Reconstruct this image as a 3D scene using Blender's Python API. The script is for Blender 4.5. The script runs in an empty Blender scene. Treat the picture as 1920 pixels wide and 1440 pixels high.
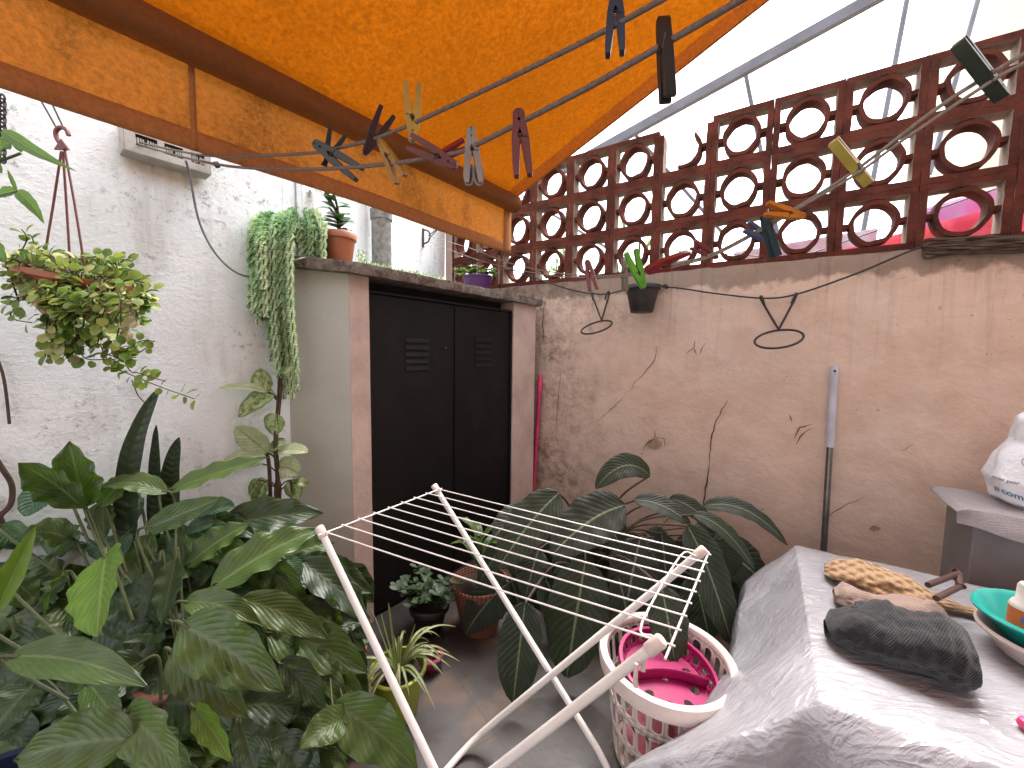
import bpy, math, random
from mathutils import Vector, Matrix, noise
R = math.radians
random.seed(7)
scene = bpy.context.scene
COL = scene.collection
V = Vector

# ------------------------------------------------------------------ camera, world, sun, exposure
H = 1.5
F, PITCH, ROLL = 740.0, 0.0796, 0.0127            # focal length in pixels of a 1920 wide frame
cp, sp = math.cos(PITCH), math.sin(PITCH)
FW = V((0, cp, -sp)); UP0 = V((0, sp, cp)); RX0 = V((1, 0, 0))
RX = math.cos(ROLL)*RX0 + math.sin(ROLL)*UP0
UP = -math.sin(ROLL)*RX0 + math.cos(ROLL)*UP0
CAM = V((0, 0, H))
cam = bpy.data.cameras.new('Camera'); co = bpy.data.objects.new('Camera', cam); COL.objects.link(co)
m = Matrix((RX, UP, -FW)).transposed().to_4x4(); m.translation = CAM
co.matrix_world = m
cam.sensor_width = 36; cam.lens = 36*F/1920; cam.clip_start = 0.02; cam.clip_end = 800
scene.camera = co
scene.render.resolution_x, scene.render.resolution_y = 1024, 768

SUN_EL, SUN_AZ = R(62), R(25)       # azimuth from +Y towards +X
w = bpy.data.worlds.new('World'); scene.world = w; w.use_nodes = True
nt = w.node_tree; bg = nt.nodes['Background']
sky = nt.nodes.new('ShaderNodeTexSky'); sky.sky_type = 'NISHITA'; sky.sun_disc = False
sky.sun_elevation = SUN_EL; sky.sun_rotation = SUN_AZ; sky.dust_density = 3.0; sky.air_density = 1.0
hs = nt.nodes.new('ShaderNodeHueSaturation'); hs.inputs['Saturation'].default_value = 0.2
nt.links.new(sky.outputs[0], hs.inputs['Color']); nt.links.new(hs.outputs[0], bg.inputs['Color'])
bg.inputs['Strength'].default_value = 0.15
sl = bpy.data.lights.new('Sun', 'SUN'); sl.energy = 1.5; sl.angle = R(40); sl.color = (1, .96, .9)
so = bpy.data.objects.new('Sun', sl); COL.objects.link(so)
sd = V((math.sin(SUN_AZ)*math.cos(SUN_EL), math.cos(SUN_AZ)*math.cos(SUN_EL), math.sin(SUN_EL)))
so.rotation_euler = sd.to_track_quat('Z', 'Y').to_euler(); so.location = (2, 6, 9)
scene.view_settings.view_transform = 'Standard'; scene.view_settings.look = 'None'
scene.view_settings.gamma = 1; scene.view_settings.exposure = 2.35
scene.cycles.max_bounces = 8; scene.cycles.transparent_max_bounces = 12

# ------------------------------------------------------------------ pixel helpers (pixels of the 1920x1440 photograph -> points in the place)
def ray(px, py): return FW*F + RX*(px-960) + UP*(720-py)
def P(px, py, d):
    r = ray(px, py); return CAM + r*(d/r.y)
def onz(px, py, z):
    r = ray(px, py); return CAM + r*((z-H)/r.z)
def onplane(px, py, p0, n, off=0):
    r = ray(px, py); return CAM + r*(((p0 + n*off)-CAM).dot(n)/r.dot(n))
Z = V((0, 0, 1))
U1 = V((math.cos(.5745), -math.sin(.5745), 0)); O1 = V((.1644, 3.5, 0)); N1 = V((-U1.y, U1.x, 0))*-1
if N1.dot(-O1) < 0: N1 = -N1
U2 = V((math.sin(.668), math.cos(.668), 0)); N2 = V((U2.y, -U2.x, 0))    # N2 looks into the patio
A0 = onz(697, 1168, 0)                                                    # foot of the cabinet's left door jamb
def cab(px, py, off=0): return onplane(px, py, A0, N2, off)
Lc = cab(657, 700); Lc.z = 0
d540 = Lc.y*.945
Lw = P(541, 700, d540); Lw.z = 0
def lwall(px, py, off=0): return onplane(px, py, Lw, N2, off)
def rwall(px, py, off=0): return onplane(px, py, O1, N1, off)
def wdepth(px): return lwall(px, 700).y

# ------------------------------------------------------------------ mesh builder
def origin(o):
    v = V((0, 0, 0))
    while o is not None: v += o.location; o = o.parent
    return v
class MB:
    def __init__(s): s.v = []; s.f = []; s.uv = []; s.mi = []; s.tint = {}; s.cur = 0; s.t = 0.5
    def vert(s, p):
        s.v.append(V(p)); s.tint[len(s.v)-1] = s.t; return len(s.v)-1
    def face(s, idx, uv=None, mi=None):
        s.f.append(tuple(idx)); s.uv.append(uv or [(0, 0)]*len(idx)); s.mi.append(s.cur if mi is None else mi)
    def grid(s, fn, nu, nv, closeu=False):
        ids = [[s.vert(fn(i/nu, j/nv)) for i in range(nu+(0 if closeu else 1))] for j in range(nv+1)]
        for j in range(nv):
            for i in range(nu):
                a, b = i, (i+1) % len(ids[0])
                s.face((ids[j][a], ids[j][b], ids[j+1][b], ids[j+1][a]), [(i/nu, j/nv), ((i+1)/nu, j/nv), ((i+1)/nu, (j+1)/nv), (i/nu, (j+1)/nv)])
        return ids
    def box(s, c, size, ax=None, jit=0):
        X, Y, Zz = ax or (V((1, 0, 0)), V((0, 1, 0)), Z)
        c = V(c); i0 = []
        for k in range(8):
            p = c + X*size[0]*(.5 if k & 1 else -.5) + Y*size[1]*(.5 if k & 2 else -.5) + Zz*size[2]*(.5 if k & 4 else -.5)
            i0.append(s.vert(p))
        for q in ((0, 2, 3, 1), (4, 5, 7, 6), (0, 1, 5, 4), (2, 6, 7, 3), (0, 4, 6, 2), (1, 3, 7, 5)): s.face([i0[k] for k in q])
    def tube(s, pts, r, n=8, cap=True):
        pts = [V(p) for p in pts]; k = len(pts)
        rs = r if isinstance(r, (list, tuple)) else [r]*k
        T = [(pts[min(i+1, k-1)]-pts[max(i-1, 0)]).normalized() for i in range(k)]
        a = T[0].orthogonal().normalized(); rings = []
        for i in range(k):
            a = (a - T[i]*a.dot(T[i]))
            a = a.normalized() if a.length > 1e-6 else T[i].orthogonal().normalized()
            b = T[i].cross(a)
            rings.append([s.vert(pts[i] + (a*math.cos(2*math.pi*j/n) + b*math.sin(2*math.pi*j/n))*rs[i]) for j in range(n)])
        L = 0
        for i in range(k-1):
            L2 = L + (pts[i+1]-pts[i]).length
            for j in range(n):
                s.face((rings[i][j], rings[i][(j+1) % n], rings[i+1][(j+1) % n], rings[i+1][j]), [(j/n, L), ((j+1)/n, L), ((j+1)/n, L2), (j/n, L2)])
            L = L2
        if cap:
            s.face(rings[0][::-1]); s.face(rings[-1])
    def lathe(s, prof, M=Matrix(), n=32, wob=0):
        ids = []
        for r, z in prof:
            ids.append([s.vert(M @ V((r*math.cos(2*math.pi*j/n), r*math.sin(2*math.pi*j/n), z))) for j in range(n)])
        for i in range(len(prof)-1):
            for j in range(n):
                s.face((ids[i][j], ids[i][(j+1) % n], ids[i+1][(j+1) % n], ids[i+1][j]),
                       [(j/n, prof[i][1]), ((j+1)/n, prof[i][1]), ((j+1)/n, prof[i+1][1]), (j/n, prof[i+1][1])])
        return ids
    def prism(s, poly, z0, z1):
        n = len(poly); a = [s.vert((p[0], p[1], z0)) for p in poly]; b = [s.vert((p[0], p[1], z1)) for p in poly]
        s.face(a[::-1]); s.face(b)
        for i in range(n): s.face((a[i], a[(i+1) % n], b[(i+1) % n], b[i]))
    def extr(s, poly, ax, ay, c, d):
        """polygon in the plane (ax, ay) through c, thickened by vector d (centred)"""
        n = len(poly); a = [s.vert(c + ax*p[0] + ay*p[1] - d*.5) for p in poly]; b = [s.vert(c + ax*p[0] + ay*p[1] + d*.5) for p in poly]
        s.face(a[::-1]); s.face(b)
        for i in range(n): s.face((a[i], a[(i+1) % n], b[(i+1) % n], b[i]))
    def leaf(s, pts, wd, N, p=.55, q=.85, fold=.25, rip=.06, nr=4, nu=6, nv=12, tint=None, cup=0.0, twist=0.0):
        s.t = random.random() if tint is None else tint
        ph = random.random()*6; ph2 = random.random()*6
        pk = p/(p+q); mx = pk**p*(1-pk)**q
        a, b, c = [V(x) for x in pts]; ids = []
        for j in range(nv+1):
            t = j/nv
            C = a*(1-t)**2 + b*2*t*(1-t) + c*t*t
            T = ((b-a)*2*(1-t) + (c-b)*2*t)
            if T.length < 1e-6: T = c-a
            T.normalize()
            S = T.cross(N)
            S = S.normalized() if S.length > 1e-4 else T.orthogonal().normalized()
            if twist: S = Matrix.Rotation(twist*(t-.3), 3, T) @ S
            M = S.cross(T)
            tt = min(max(t, .004), .997); w_ = wd*.5*(tt**p*(1-tt)**q)/mx
            row = []
            for i in range(nu+1):
                u = 2*i/nu-1; au = abs(u)
                k = fold*au*w_ - cup*au*au*w_ + rip*wd*math.sin(nr*6.283*t + (ph if u > 0 else ph2))*au**1.6*(4*t*(1-t))
                k += .012*wd*math.cos(u*9)
                row.append(s.vert(C + S*u*w_*(1+.03*math.sin(17*t+ph)) + M*k))
            ids.append(row)
        for j in range(nv):
            for i in range(nu):
                s.face((ids[j][i], ids[j][i+1], ids[j+1][i+1], ids[j+1][i]),
                       [(i/nu, j/nv), ((i+1)/nu, j/nv), ((i+1)/nu, (j+1)/nv), (i/nu, (j+1)/nv)])
        s.t = .5
    def build(s, name, mat, parent=None, smooth=True, loc=None, solid=0, bevel=0, sub=0, label=None, auto=None):
        me = bpy.data.meshes.new(name)
        o = bpy.data.objects.new(name, me); COL.objects.link(o)
        if parent is not None:
            o.parent = parent; og = origin(parent)
        else:
            if loc is None:
                mn = V((min(v.x for v in s.v), min(v.y for v in s.v), min(v.z for v in s.v))); mxx = V((max(v.x for v in s.v), max(v.y for v in s.v), 0))
                loc = V(((mn.x+mxx.x)/2, (mn.y+mxx.y)/2, mn.z))
            og = V(loc); o.location = og
        me.from_pydata([tuple(v-og) for v in s.v], [], s.f)
        ul = me.uv_layers.new(name='UVMap'); flat = [c for f in s.uv for p_ in f for c in p_]
        ul.data.foreach_set('uv', flat)
        at = me.attributes.new('tint', 'FLOAT', 'POINT'); at.data.foreach_set('value', [s.tint[i] for i in range(len(s.v))])
        for mm in (mat if isinstance(mat, (list, tuple)) else [mat]): me.materials.append(mm)
        me.polygons.foreach_set('material_index', s.mi)
        me.update()
        if smooth:
            me.polygons.foreach_set('use_smooth', [True]*len(me.polygons))
            me.set_sharp_from_angle(angle=R(auto or 40))
        if bevel:
            b = o.modifiers.new('Bevel', 'BEVEL'); b.width = bevel; b.segments = 2; b.limit_method = 'ANGLE'; b.angle_limit = R(40)
        if solid:
            b = o.modifiers.new('Solidify', 'SOLIDIFY'); b.thickness = solid; b.offset = 0
        if sub:
            b = o.modifiers.new('Subdivision', 'SUBSURF'); b.levels = sub; b.render_levels = sub
        if label: o['label'] = label
        return o
def tag(o, label, cat, group=None, kind=None):
    o['label'] = label; o['category'] = cat
    if group: o['group'] = group
    if kind: o['kind'] = kind
    return o
def thing(name, loc, label, cat, group=None):
    o = bpy.data.objects.new(name, None); COL.objects.link(o); o.location = loc; o.empty_display_size = .05
    return tag(o, label, cat, group)
def struct(o): o['kind'] = 'structure'; return o
def bez(pts, n=12):
    """smooth curve through the points"""
    pts = [V(p) for p in pts]; out = []
    for i in range(len(pts)-1):
        p0 = pts[max(i-1, 0)]; p1 = pts[i]; p2 = pts[i+1]; p3 = pts[min(i+2, len(pts)-1)]
        for k in range(n):
            t = k/n
            out.append(.5*((2*p1) + (p2-p0)*t + (2*p0-5*p1+4*p2-p3)*t*t + (3*p1-p0-3*p2+p3)*t**3))
    out.append(pts[-1]); return out

# ------------------------------------------------------------------ materials
class NT:
    def __init__(s, name):
        s.m = bpy.data.materials.new(name); s.m.use_nodes = True; s.t = s.m.node_tree
        s.b = s.t.nodes['Principled BSDF']; s.out = s.t.nodes['Material Output']
        s.geo = s.n('ShaderNodeNewGeometry'); s.pos = s.geo.outputs['Position']
    def n(s, ty, **kw):
        x = s.t.nodes.new(ty)
        for k, v in kw.items(): setattr(x, k, v)
        return x
    def l(s, a, b): s.t.links.new(a, b)
    def mp(s, src=None, scale=(1, 1, 1), rot=(0, 0, 0)):
        x = s.n('ShaderNodeMapping'); s.l(src or s.pos, x.inputs[0]); x.inputs['Scale'].default_value = scale; x.inputs['Rotation'].default_value = rot
        return x.outputs[0]
    def noise(s, sc, det=4, rough=.55, src=None, dist=0):
        x = s.n('ShaderNodeTexNoise'); s.l(src or s.pos, x.inputs['Vector']); x.inputs['Scale'].default_value = sc
        x.inputs['Detail'].default_value = det; x.inputs['Roughness'].default_value = rough; x.inputs['Distortion'].default_value = dist
        return x.outputs[0]
    def ramp(s, fac, stops):
        x = s.n('ShaderNodeValToRGB'); s.l(fac, x.inputs[0]); e = x.color_ramp.elements
        while len(e) < len(stops): e.new(.5)
        for i, (p_, c) in enumerate(stops):
            e[i].position = p_; e[i].color = (*c, 1) if isinstance(c, tuple) else (c, c, c, 1)
        return x.outputs[0]
    def mix(s, fac, a, b, mode='MIX'):
        x = s.n('ShaderNodeMix', data_type='RGBA', blend_type=mode)
        for sk, v in ((x.inputs['Factor'], fac), (x.inputs['A'], a), (x.inputs['B'], b)):
            if isinstance(v, (int, float)): sk.default_value = v
            elif isinstance(v, tuple): sk.default_value = (*v, 1)
            else: s.l(v, sk)
        return x.outputs['Result']
    def math(s, op, a, b=0.0, c=None):
        x = s.n('ShaderNodeMath', operation=op)
        for k, v in enumerate((a, b) if c is None else (a, b, c)):
            if isinstance(v, (int, float)): x.inputs[k].default_value = v
            else: s.l(v, x.inputs[k])
        return x.outputs[0]
    def sep(s, v):
        x = s.n('ShaderNodeSeparateXYZ'); s.l(v, x.inputs[0]); return x.outputs
    def uv(s):
        x = s.n('ShaderNodeUVMap'); return x.outputs[0]
    def attr(s, nm='tint'):
        x = s.n('ShaderNodeAttribute', attribute_name=nm); return x.outputs['Fac']
    def bump(s, h, st=.3, dist=.01, prev=None):
        x = s.n('ShaderNodeBump'); s.l(h, x.inputs['Height']); x.inputs['Strength'].default_value = st; x.inputs['Distance'].default_value = dist
        if prev is not None: s.l(prev, x.inputs['Normal'])
        return x.outputs[0]
    def fin(s, col, rough=.7, normal=None, metal=0, **kw):
        if isinstance(col, tuple): s.b.inputs['Base Color'].default_value = (*col, 1)
        else: s.l(col, s.b.inputs['Base Color'])
        if isinstance(rough, (int, float)): s.b.inputs['Roughness'].default_value = rough
        else: s.l(rough, s.b.inputs['Roughness'])
        s.b.inputs['Metallic'].default_value = metal
        if normal is not None: s.l(normal, s.b.inputs['Normal'])
        for k, v in kw.items(): s.b.inputs[k.replace('_', ' ')].default_value = v
        return s.m
    def translucent(s, col, fac):
        tr = s.n('ShaderNodeBsdfTranslucent'); mx = s.n('ShaderNodeMixShader'); mx.inputs[0].default_value = fac
        if isinstance(col, tuple): tr.inputs[0].default_value = (*col, 1)
        else: s.l(col, tr.inputs[0])
        s.l(s.b.outputs[0], mx.inputs[1]); s.l(tr.outputs[0], mx.inputs[2]); s.l(mx.outputs[0], s.out.inputs[0])
        return s.m
def pm(name, c1, c2=None, sc=8, rough=.5, bump=.15, bs=60, bd=.003, metal=0, **kw):
    k = NT(name); c2 = c2 or tuple(x*.75 for x in c1)
    col = k.mix(k.ramp(k.noise(sc, 5), [(.35, 0.), (.65, 1.)]), c1, c2)
    nb = k.bump(k.noise(bs, 4), bump, bd) if bump else None
    return k.fin(col, rough, nb, metal, **kw)

def m_leftwall():
    k = NT('white_plaster')
    big = k.noise(1.3, 3); mid = k.noise(6, 5, .6)
    col = k.mix(k.ramp(big, [(.35, 0.), (.65, 1.)]), (.82, .87, .91), (.88, .915, .93))
    z = k.sep(k.pos)[2]
    low = k.ramp(k.math('ADD', k.math('MULTIPLY', z, -.55), k.math('MULTIPLY', big, .9)), [(0., 0.), (.02, 0.), (.35, 1.)])
    col = k.mix(k.math('MULTIPLY', low, .55), col, (.52, .45, .43))
    streak = k.noise(1, 4, .7, k.mp(scale=(9, 9, 1.2)))
    col = k.mix(k.ramp(k.math('MULTIPLY', streak, k.noise(2.2, 3)), [(.29, 0.), (.44, .45)]), col, (.36, .34, .30))
    spots = k.math('MULTIPLY', k.ramp(k.noise(30, 7, .8), [(.54, 0.), (.64, 1.)]), k.ramp(k.math('ADD', k.noise(2.1, 3), k.math('MULTIPLY', k.math('SUBTRACT', z, 1.7), .10)), [(.48, 0.), (.62, 1.)]))
    col = k.mix(k.math('MULTIPLY', spots, .7), col, (.14, .13, .10))
    vo = k.n('ShaderNodeTexVoronoi'); k.l(k.mp(scale=(1, 1, 1.7)), vo.inputs['Vector']); vo.inputs['Scale'].default_value = 30
    dab = k.noise(1, 5, .65, k.mp(scale=(14, 14, 26)), .6)
    n1 = k.bump(dab, .2, .012); n2 = k.bump(k.ramp(k.noise(60, 4, .7), [(.4, 0.), (.7, 1.)]), .32, .004, n1)
    n3 = k.bump(k.ramp(vo.outputs['Distance'], [(.0, 1.), (.22, 0.)]), .25, .006, n2)
    return k.fin(col, .82, n3, Specular_IOR_Level=.25)
def m_rightwall():
    k = NT('pink_beige_plaster')
    big = k.noise(1.1, 4, .6); mid = k.noise(5, 6, .65, None, .4)
    col = k.mix(k.ramp(big, [(.35, 0.), (.65, 1.)]), (.70, .495, .39), (.66, .515, .43))
    col = k.mix(k.ramp(mid, [(.42, 0.), (.72, .55)]), col, (.52, .35, .26))
    x, y, z = k.sep(k.pos)
    # dark weathering of the corner beside the cabinet, and drips from the coping
    corner = k.ramp(k.math('ADD', k.math('MULTIPLY', x, -.8), k.math('MULTIPLY', k.noise(2.6, 5, .6), 1.6)), [(.12, 0.), (.75, 1.)])
    grime = k.ramp(k.noise(13, 7, .8, None, .3), [(.42, 0.), (.62, 1.)])
    col = k.mix(k.math('MULTIPLY', k.math('MULTIPLY', corner, grime), .85), col, (.15, .10, .08))
    drip = k.ramp(k.noise(1, 5, .7, k.mp(scale=(22, 22, .8))), [(.52, 0.), (.74, 1.)])
    top = k.ramp(z, [(.0, 0.), (.5, 0.), (1., 1.)])
    hi = k.ramp(k.math('DIVIDE', z, 2.15), [(.55, 0.), (1., 1.)])
    col = k.mix(k.math('MULTIPLY', k.math('MULTIPLY', drip, hi), .5), col, (.20, .14, .11))
    rim = k.ramp(k.math('ADD', k.math('DIVIDE', z, 2.1), k.math('MULTIPLY', k.noise(9, 5), .12)), [(.98, 0.), (1.05, 1.)])
    col = k.mix(k.math('MULTIPLY', rim, .6), col, (.10, .07, .05))
    # blotches of bare yellow base coat low down
    lowm = k.math('MULTIPLY', k.ramp(z, [(.0, 1.), (1., 0.)]), k.ramp(k.noise(3.3, 4), [(.50, 0.), (.60, 1.)]))
    col = k.mix(k.math('MULTIPLY', lowm, .4), col, (.58, .46, .34))
    dots = k.math('MULTIPLY', k.ramp(k.noise(34, 3, .5), [(.68, 0.), (.72, 1.)]), k.ramp(k.noise(3, 2), [(.5, 0.), (.6, 1.)]))
    col = k.mix(k.math('MULTIPLY', dots, .6), col, (.16, .08, .05))
    n1 = k.bump(k.noise(7, 6, .6), .5, .02); n2 = k.bump(k.noise(90, 4, .7), .35, .003, n1)
    return k.fin(col, .88, n2, Specular_IOR_Level=.2)
def m_panelwall():
    k = NT('grey_green_painted_wall')
    col = k.mix(k.ramp(k.noise(2.2, 4), [(.35, 0.), (.65, 1.)]), (.50, .51, .46), (.44, .45, .40))
    col = k.mix(k.math('MULTIPLY', k.ramp(k.noise(38, 5, .7), [(.60, 0.), (.70, 1.)]), .35), col, (.3, .27, .2))
    return k.fin(col, .7, k.bump(k.noise(16, 5), .3, .008))
def m_jamb():
    k = NT('worn_pink_plaster')
    col = k.mix(k.ramp(k.noise(6, 5), [(.4, 0.), (.65, 1.)]), (.58, .43, .37), (.46, .34, .29))
    col = k.mix(k.ramp(k.noise(40, 6, .7), [(.62, 0.), (.74, .8)]), col, (.16, .11, .08))
    return k.fin(col, .85, k.bump(k.noise(50, 5), .5, .006))
def m_slab():
    k = NT('mossy_concrete')
    col = k.mix(k.ramp(k.noise(14, 6, .7), [(.35, 0.), (.6, 1.)]), (.30, .27, .24), (.11, .065, .045))
    col = k.mix(k.ramp(k.noise(60, 6, .8), [(.52, 0.), (.66, 1.)]), col, (.36, .30, .25))
    col = k.mix(k.ramp(k.noise(22, 4), [(.58, 0.), (.68, .8)]), col, (.07, .06, .03))
    return k.fin(col, .95, k.bump(k.noise(70, 6, .8), .9, .012))
def m_block(name, c1, c2, c3):
    k = NT(name)
    col = k.mix(k.ramp(k.noise(9, 5), [(.38, 0.), (.62, 1.)]), c1, c2)
    col = k.mix(k.ramp(k.noise(60, 6, .75), [(.55, 0.), (.72, .75)]), col, c3)
    return k.fin(col, .9, k.bump(k.noise(60, 6, .75), .7, .006), Specular_IOR_Level=.15)
def m_canvas(name, c, tr, fac, mildew=.0, weave=900):
    k = NT(name)
    sp_ = k.noise(75, 4, .75)
    bl = k.noise(1.4, 4)
    col = k.mix(k.ramp(sp_, [(.36, 0.), (.64, 1.)]), tuple(x*.80 for x in c), c)
    col = k.mix(k.ramp(bl, [(.3, .35), (.7, 0.)]), col, tuple(x*.6 for x in c))
    tcol = k.mix(k.ramp(sp_, [(.36, 0.), (.64, 1.)]), tuple(x*.70 for x in tr), tuple(min(1, x*1.05) for x in tr))
    tcol = k.mix(k.ramp(bl, [(.3, .4), (.7, 0.)]), tcol, tuple(x*.5 for x in tr))
    if mildew:
        d = k.math('MULTIPLY', k.ramp(k.noise(85, 8, .9), [(.44, 0.), (.62, 1.)]), k.ramp(k.noise(1, 5, .7, k.mp(scale=(6, 6, 3.2))), [(.47, 0.), (.62, 1.)]))
        d = k.math('MULTIPLY', d, mildew)
        col = k.mix(d, col, (.05, .02, .01)); tcol = k.mix(d, tcol, (.03, .012, .005))
    nb = k.bump(k.noise(260, 2), .12, .001, k.bump(k.noise(3, 3), .3, .02))
    k.fin(col, .75, nb, Specular_IOR_Level=.15)
    return k.translucent(tcol, fac)
def m_leaf(name, c1, c2, vein=None, freq=13, slope=.35, vw=.18, edge=None, gloss=.38, tr=.25, mot=None, motsc=40, midc=None, bumps=.5, mid_w=.035):
    """leaf seen through its UVs: midrib at u = .5, side veins slanting towards the tip"""
    k = NT(name); uvn = k.uv(); u, v, _ = k.sep(uvn)
    au = k.math('MULTIPLY', k.math('ABSOLUTE', k.math('SUBTRACT', u, .5)), 2)
    tint = k.attr()
    col = k.mix(tint, c1, c2)
    col = k.mix(k.ramp(k.noise(9, 4), [(.3, .35), (.7, 0.)]), col, tuple(x*.55 for x in c1))
    ph = k.math('MULTIPLY', k.math('SUBTRACT', v, k.math('MULTIPLY', au, slope)), freq)
    saw = k.math('ABSOLUTE', k.math('SUBTRACT', k.math('FRACT', ph), .5))      # 0 at the vein
    vm = k.ramp(saw, [(0., 1.), (vw, 0.)])
    if mot:
        mm = k.ramp(k.noise(motsc, 4, .7), [(.42, 0.), (.56, 1.)])
        inner = k.ramp(au, [(.55, 1.), (.95, 0.)])
        col = k.mix(k.math('MULTIPLY', mm, inner), col, mot)
    if vein:
        col = k.mix(k.math('MULTIPLY', vm, k.ramp(k.noise(20, 3), [(.35, .15), (.65, .6)])), col, vein)
    mid = k.ramp(au, [(mid_w, 1.), (mid_w*2.6, 0.)])
    col = k.mix(k.math('MULTIPLY', mid, .75), col, midc or vein or tuple(x*1.7 for x in c2))
    if edge:
        e = k.math('MULTIPLY', k.ramp(k.math('ADD', au, k.math('MULTIPLY', k.noise(22, 4), .45)), [(1.12, 0.), (1.28, 1.)]), k.ramp(tint, [(.55, 0.), (.75, 1.)]))
        col = k.mix(e, col, edge)
    h = k.math('MULTIPLY', k.ramp(saw, [(0., 0.), (.25, .8), (.5, 1.)]), k.ramp(k.noise(16, 4), [(.3, .3), (.7, 1.)]))
    nb = k.bump(h, bumps, .006, k.bump(k.noise(14, 4), .35, .01))
    k.fin(col, gloss, nb)
    return k.translucent(k.mix(.5, col, (.25, .5, .04), 'MIX'), tr)

M = {}
M['lw'] = m_leftwall(); M['rw'] = m_rightwall(); M['pw'] = m_panelwall(); M['jamb'] = m_jamb(); M['slab'] = m_slab()
M['blk'] = m_block('red_brown_block_paint', (.125, .032, .020), (.065, .019, .013), (.17, .070, .045))
M['blk2'] = m_block('bare_block_concrete', (.42, .36, .30), (.30, .22, .17), (.2, .12, .09))
M['crack'] = pm('crack_shadow', (.10, .06, .045), rough=1, bump=0)
M['chip'] = pm('bare_render', (.42, .30, .20), (.30, .2, .14), 30, .95, .6, 80)
M['canvas'] = m_canvas('orange_canvas', (.56, .22, .02), (.60, .305, .05), .60, .0)
M['valance'] = m_canvas('orange_valance_canvas', (.88, .43, .12), (.92, .55, .17), .52, .6)
M['hem'] = m_canvas('orange_hem_canvas', (.58, .25, .09), (.6, .27, .08), .22, .3)
M['shem'] = m_canvas('light_orange_hem_canvas', (.92, .48, .16), (.98, .72, .35), .7, .0)
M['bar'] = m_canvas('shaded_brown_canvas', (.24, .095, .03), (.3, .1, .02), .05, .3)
M['door'] = pm('black_painted_steel', (.0035, .003, .0028), (.008, .006, .005), 5, .6, .3, 40, .004, Specular_IOR_Level=.25)
M['black'] = pm('recess_shade_black', (.012, .01, .01), rough=.9, bump=0)  # black stands in for the shade inside the cabinet recess and box slots
M['white'] = pm('white_enamel', (.80, .75, .72), (.72, .67, .64), 10, .32, .1, 80, .001)
M['wplastic'] = pm('white_plastic', (.72, .60, .56), (.62, .50, .46), 9, .38, .1, 50)
M['magenta'] = pm('magenta_plastic', (.36, .008, .11), (.28, .006, .08), 9, .35, .1, 50)
M['terra'] = pm('terracotta_plastic', (.38, .12, .055), (.29, .09, .042), 12, .5, .25, 40)
M['terra2'] = pm('maroon_pot_plastic', (.16, .04, .028), (.12, .03, .02), 12, .5, .2, 40)
M['soil'] = pm('potting_soil', (.05, .03, .02), (.02, .013, .01), 60, .95, 1, 90, .01)
M['lime'] = pm('lime_plastic', (.26, .30, .03), (.20, .24, .025), 9, .45, .1, 40)
M['purple'] = pm('purple_plastic', (.09, .02, .13), (.07, .015, .10), 9, .4, .1, 40)
M['potblk'] = pm('black_pot_plastic', (.010, .009, .009), (.03, .024, .022), 14, .5, .3, 60)
M['hang'] = pm('burgundy_wire', (.20, .06, .06), rough=.5, bump=0)
M['wire'] = pm('black_wire', (.03, .018, .015), rough=.55, bump=0)
M['cable'] = pm('grey_cable', (.12, .13, .14), (.2, .2, .2), 30, .5, .1)
M['stem'] = pm('green_stem', (.06, .09, .025), (.05, .05, .02), 20, .6, .2)
M['bstem'] = pm('brown_stem', (.08, .05, .03), (.05, .03, .02), 30, .8, .4)
M['lilac'] = pm('lilac_plastic', (.52, .50, .58), rough=.35, bump=0)
M['steel'] = pm('grey_steel_tube', (.25, .23, .22), (.15, .13, .12), 20, .35, .1, metal=.8)
M['pinkp'] = pm('pink_plastic', (.92, .07, .22), rough=.4, bump=0)
M['teal'] = pm('teal_plastic', (.012, .36, .30), (.01, .30, .26), 9, .3, .1, 40)
M['greyobj'] = pm('grey_painted_panel', (.22, .20, .20), (.17, .15, .15), 6, .6, .2, 60)
M['brownm'] = pm('brown_painted_metal', (.08, .035, .03), rough=.4, bump=.1)
M['meter'] = pm('dusty_white_metal', (.48, .46, .43), (.32, .29, .26), 16, .6, .35, 60)
M['pipe'] = pm('grey_cement_pipe', (.28, .28, .26), (.14, .13, .12), 30, .85, .5, 60)
M['cream'] = pm('cream_render', (.80, .74, .60), (.74, .68, .54), 1, .8, .2, 20)
M['beam'] = pm('grey_painted_steel', (.16, .16, .19), (.12, .12, .14), 5, .5, .1)

def m_floor():
    k = NT('worn_patio_tiles')
    br = k.n('ShaderNodeTexBrick'); k.l(k.mp(rot=(0, 0, -.62)), br.inputs['Vector']); br.offset = 0
    br.inputs['Scale'].default_value = 1; br.inputs['Brick Width'].default_value = .4; br.inputs['Row Height'].default_value = .4; br.inputs['Mortar Size'].default_value = .004
    col = k.mix(k.ramp(k.noise(4, 6, .7), [(.35, 0.), (.65, 1.)]), (.056, .046, .046), (.034, .026, .023))
    col = k.mix(k.ramp(k.noise(2.4, 4), [(.52, 0.), (.66, .8)]), col, (.15, .075, .04))
    col = k.mix(k.math('MULTIPLY', br.outputs['Fac'], .7), col, (.04, .03, .028))
    return k.fin(col, k.ramp(k.noise(5, 4), [(.3, .35), (.7, .65)]), k.bump(k.noise(40, 5), .25, .004))
M['floor'] = m_floor()
M['ground'] = pm('bare_ground', (.22, .19, .15), (.16, .13, .10), .5, .9, .3, 4)
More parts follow.
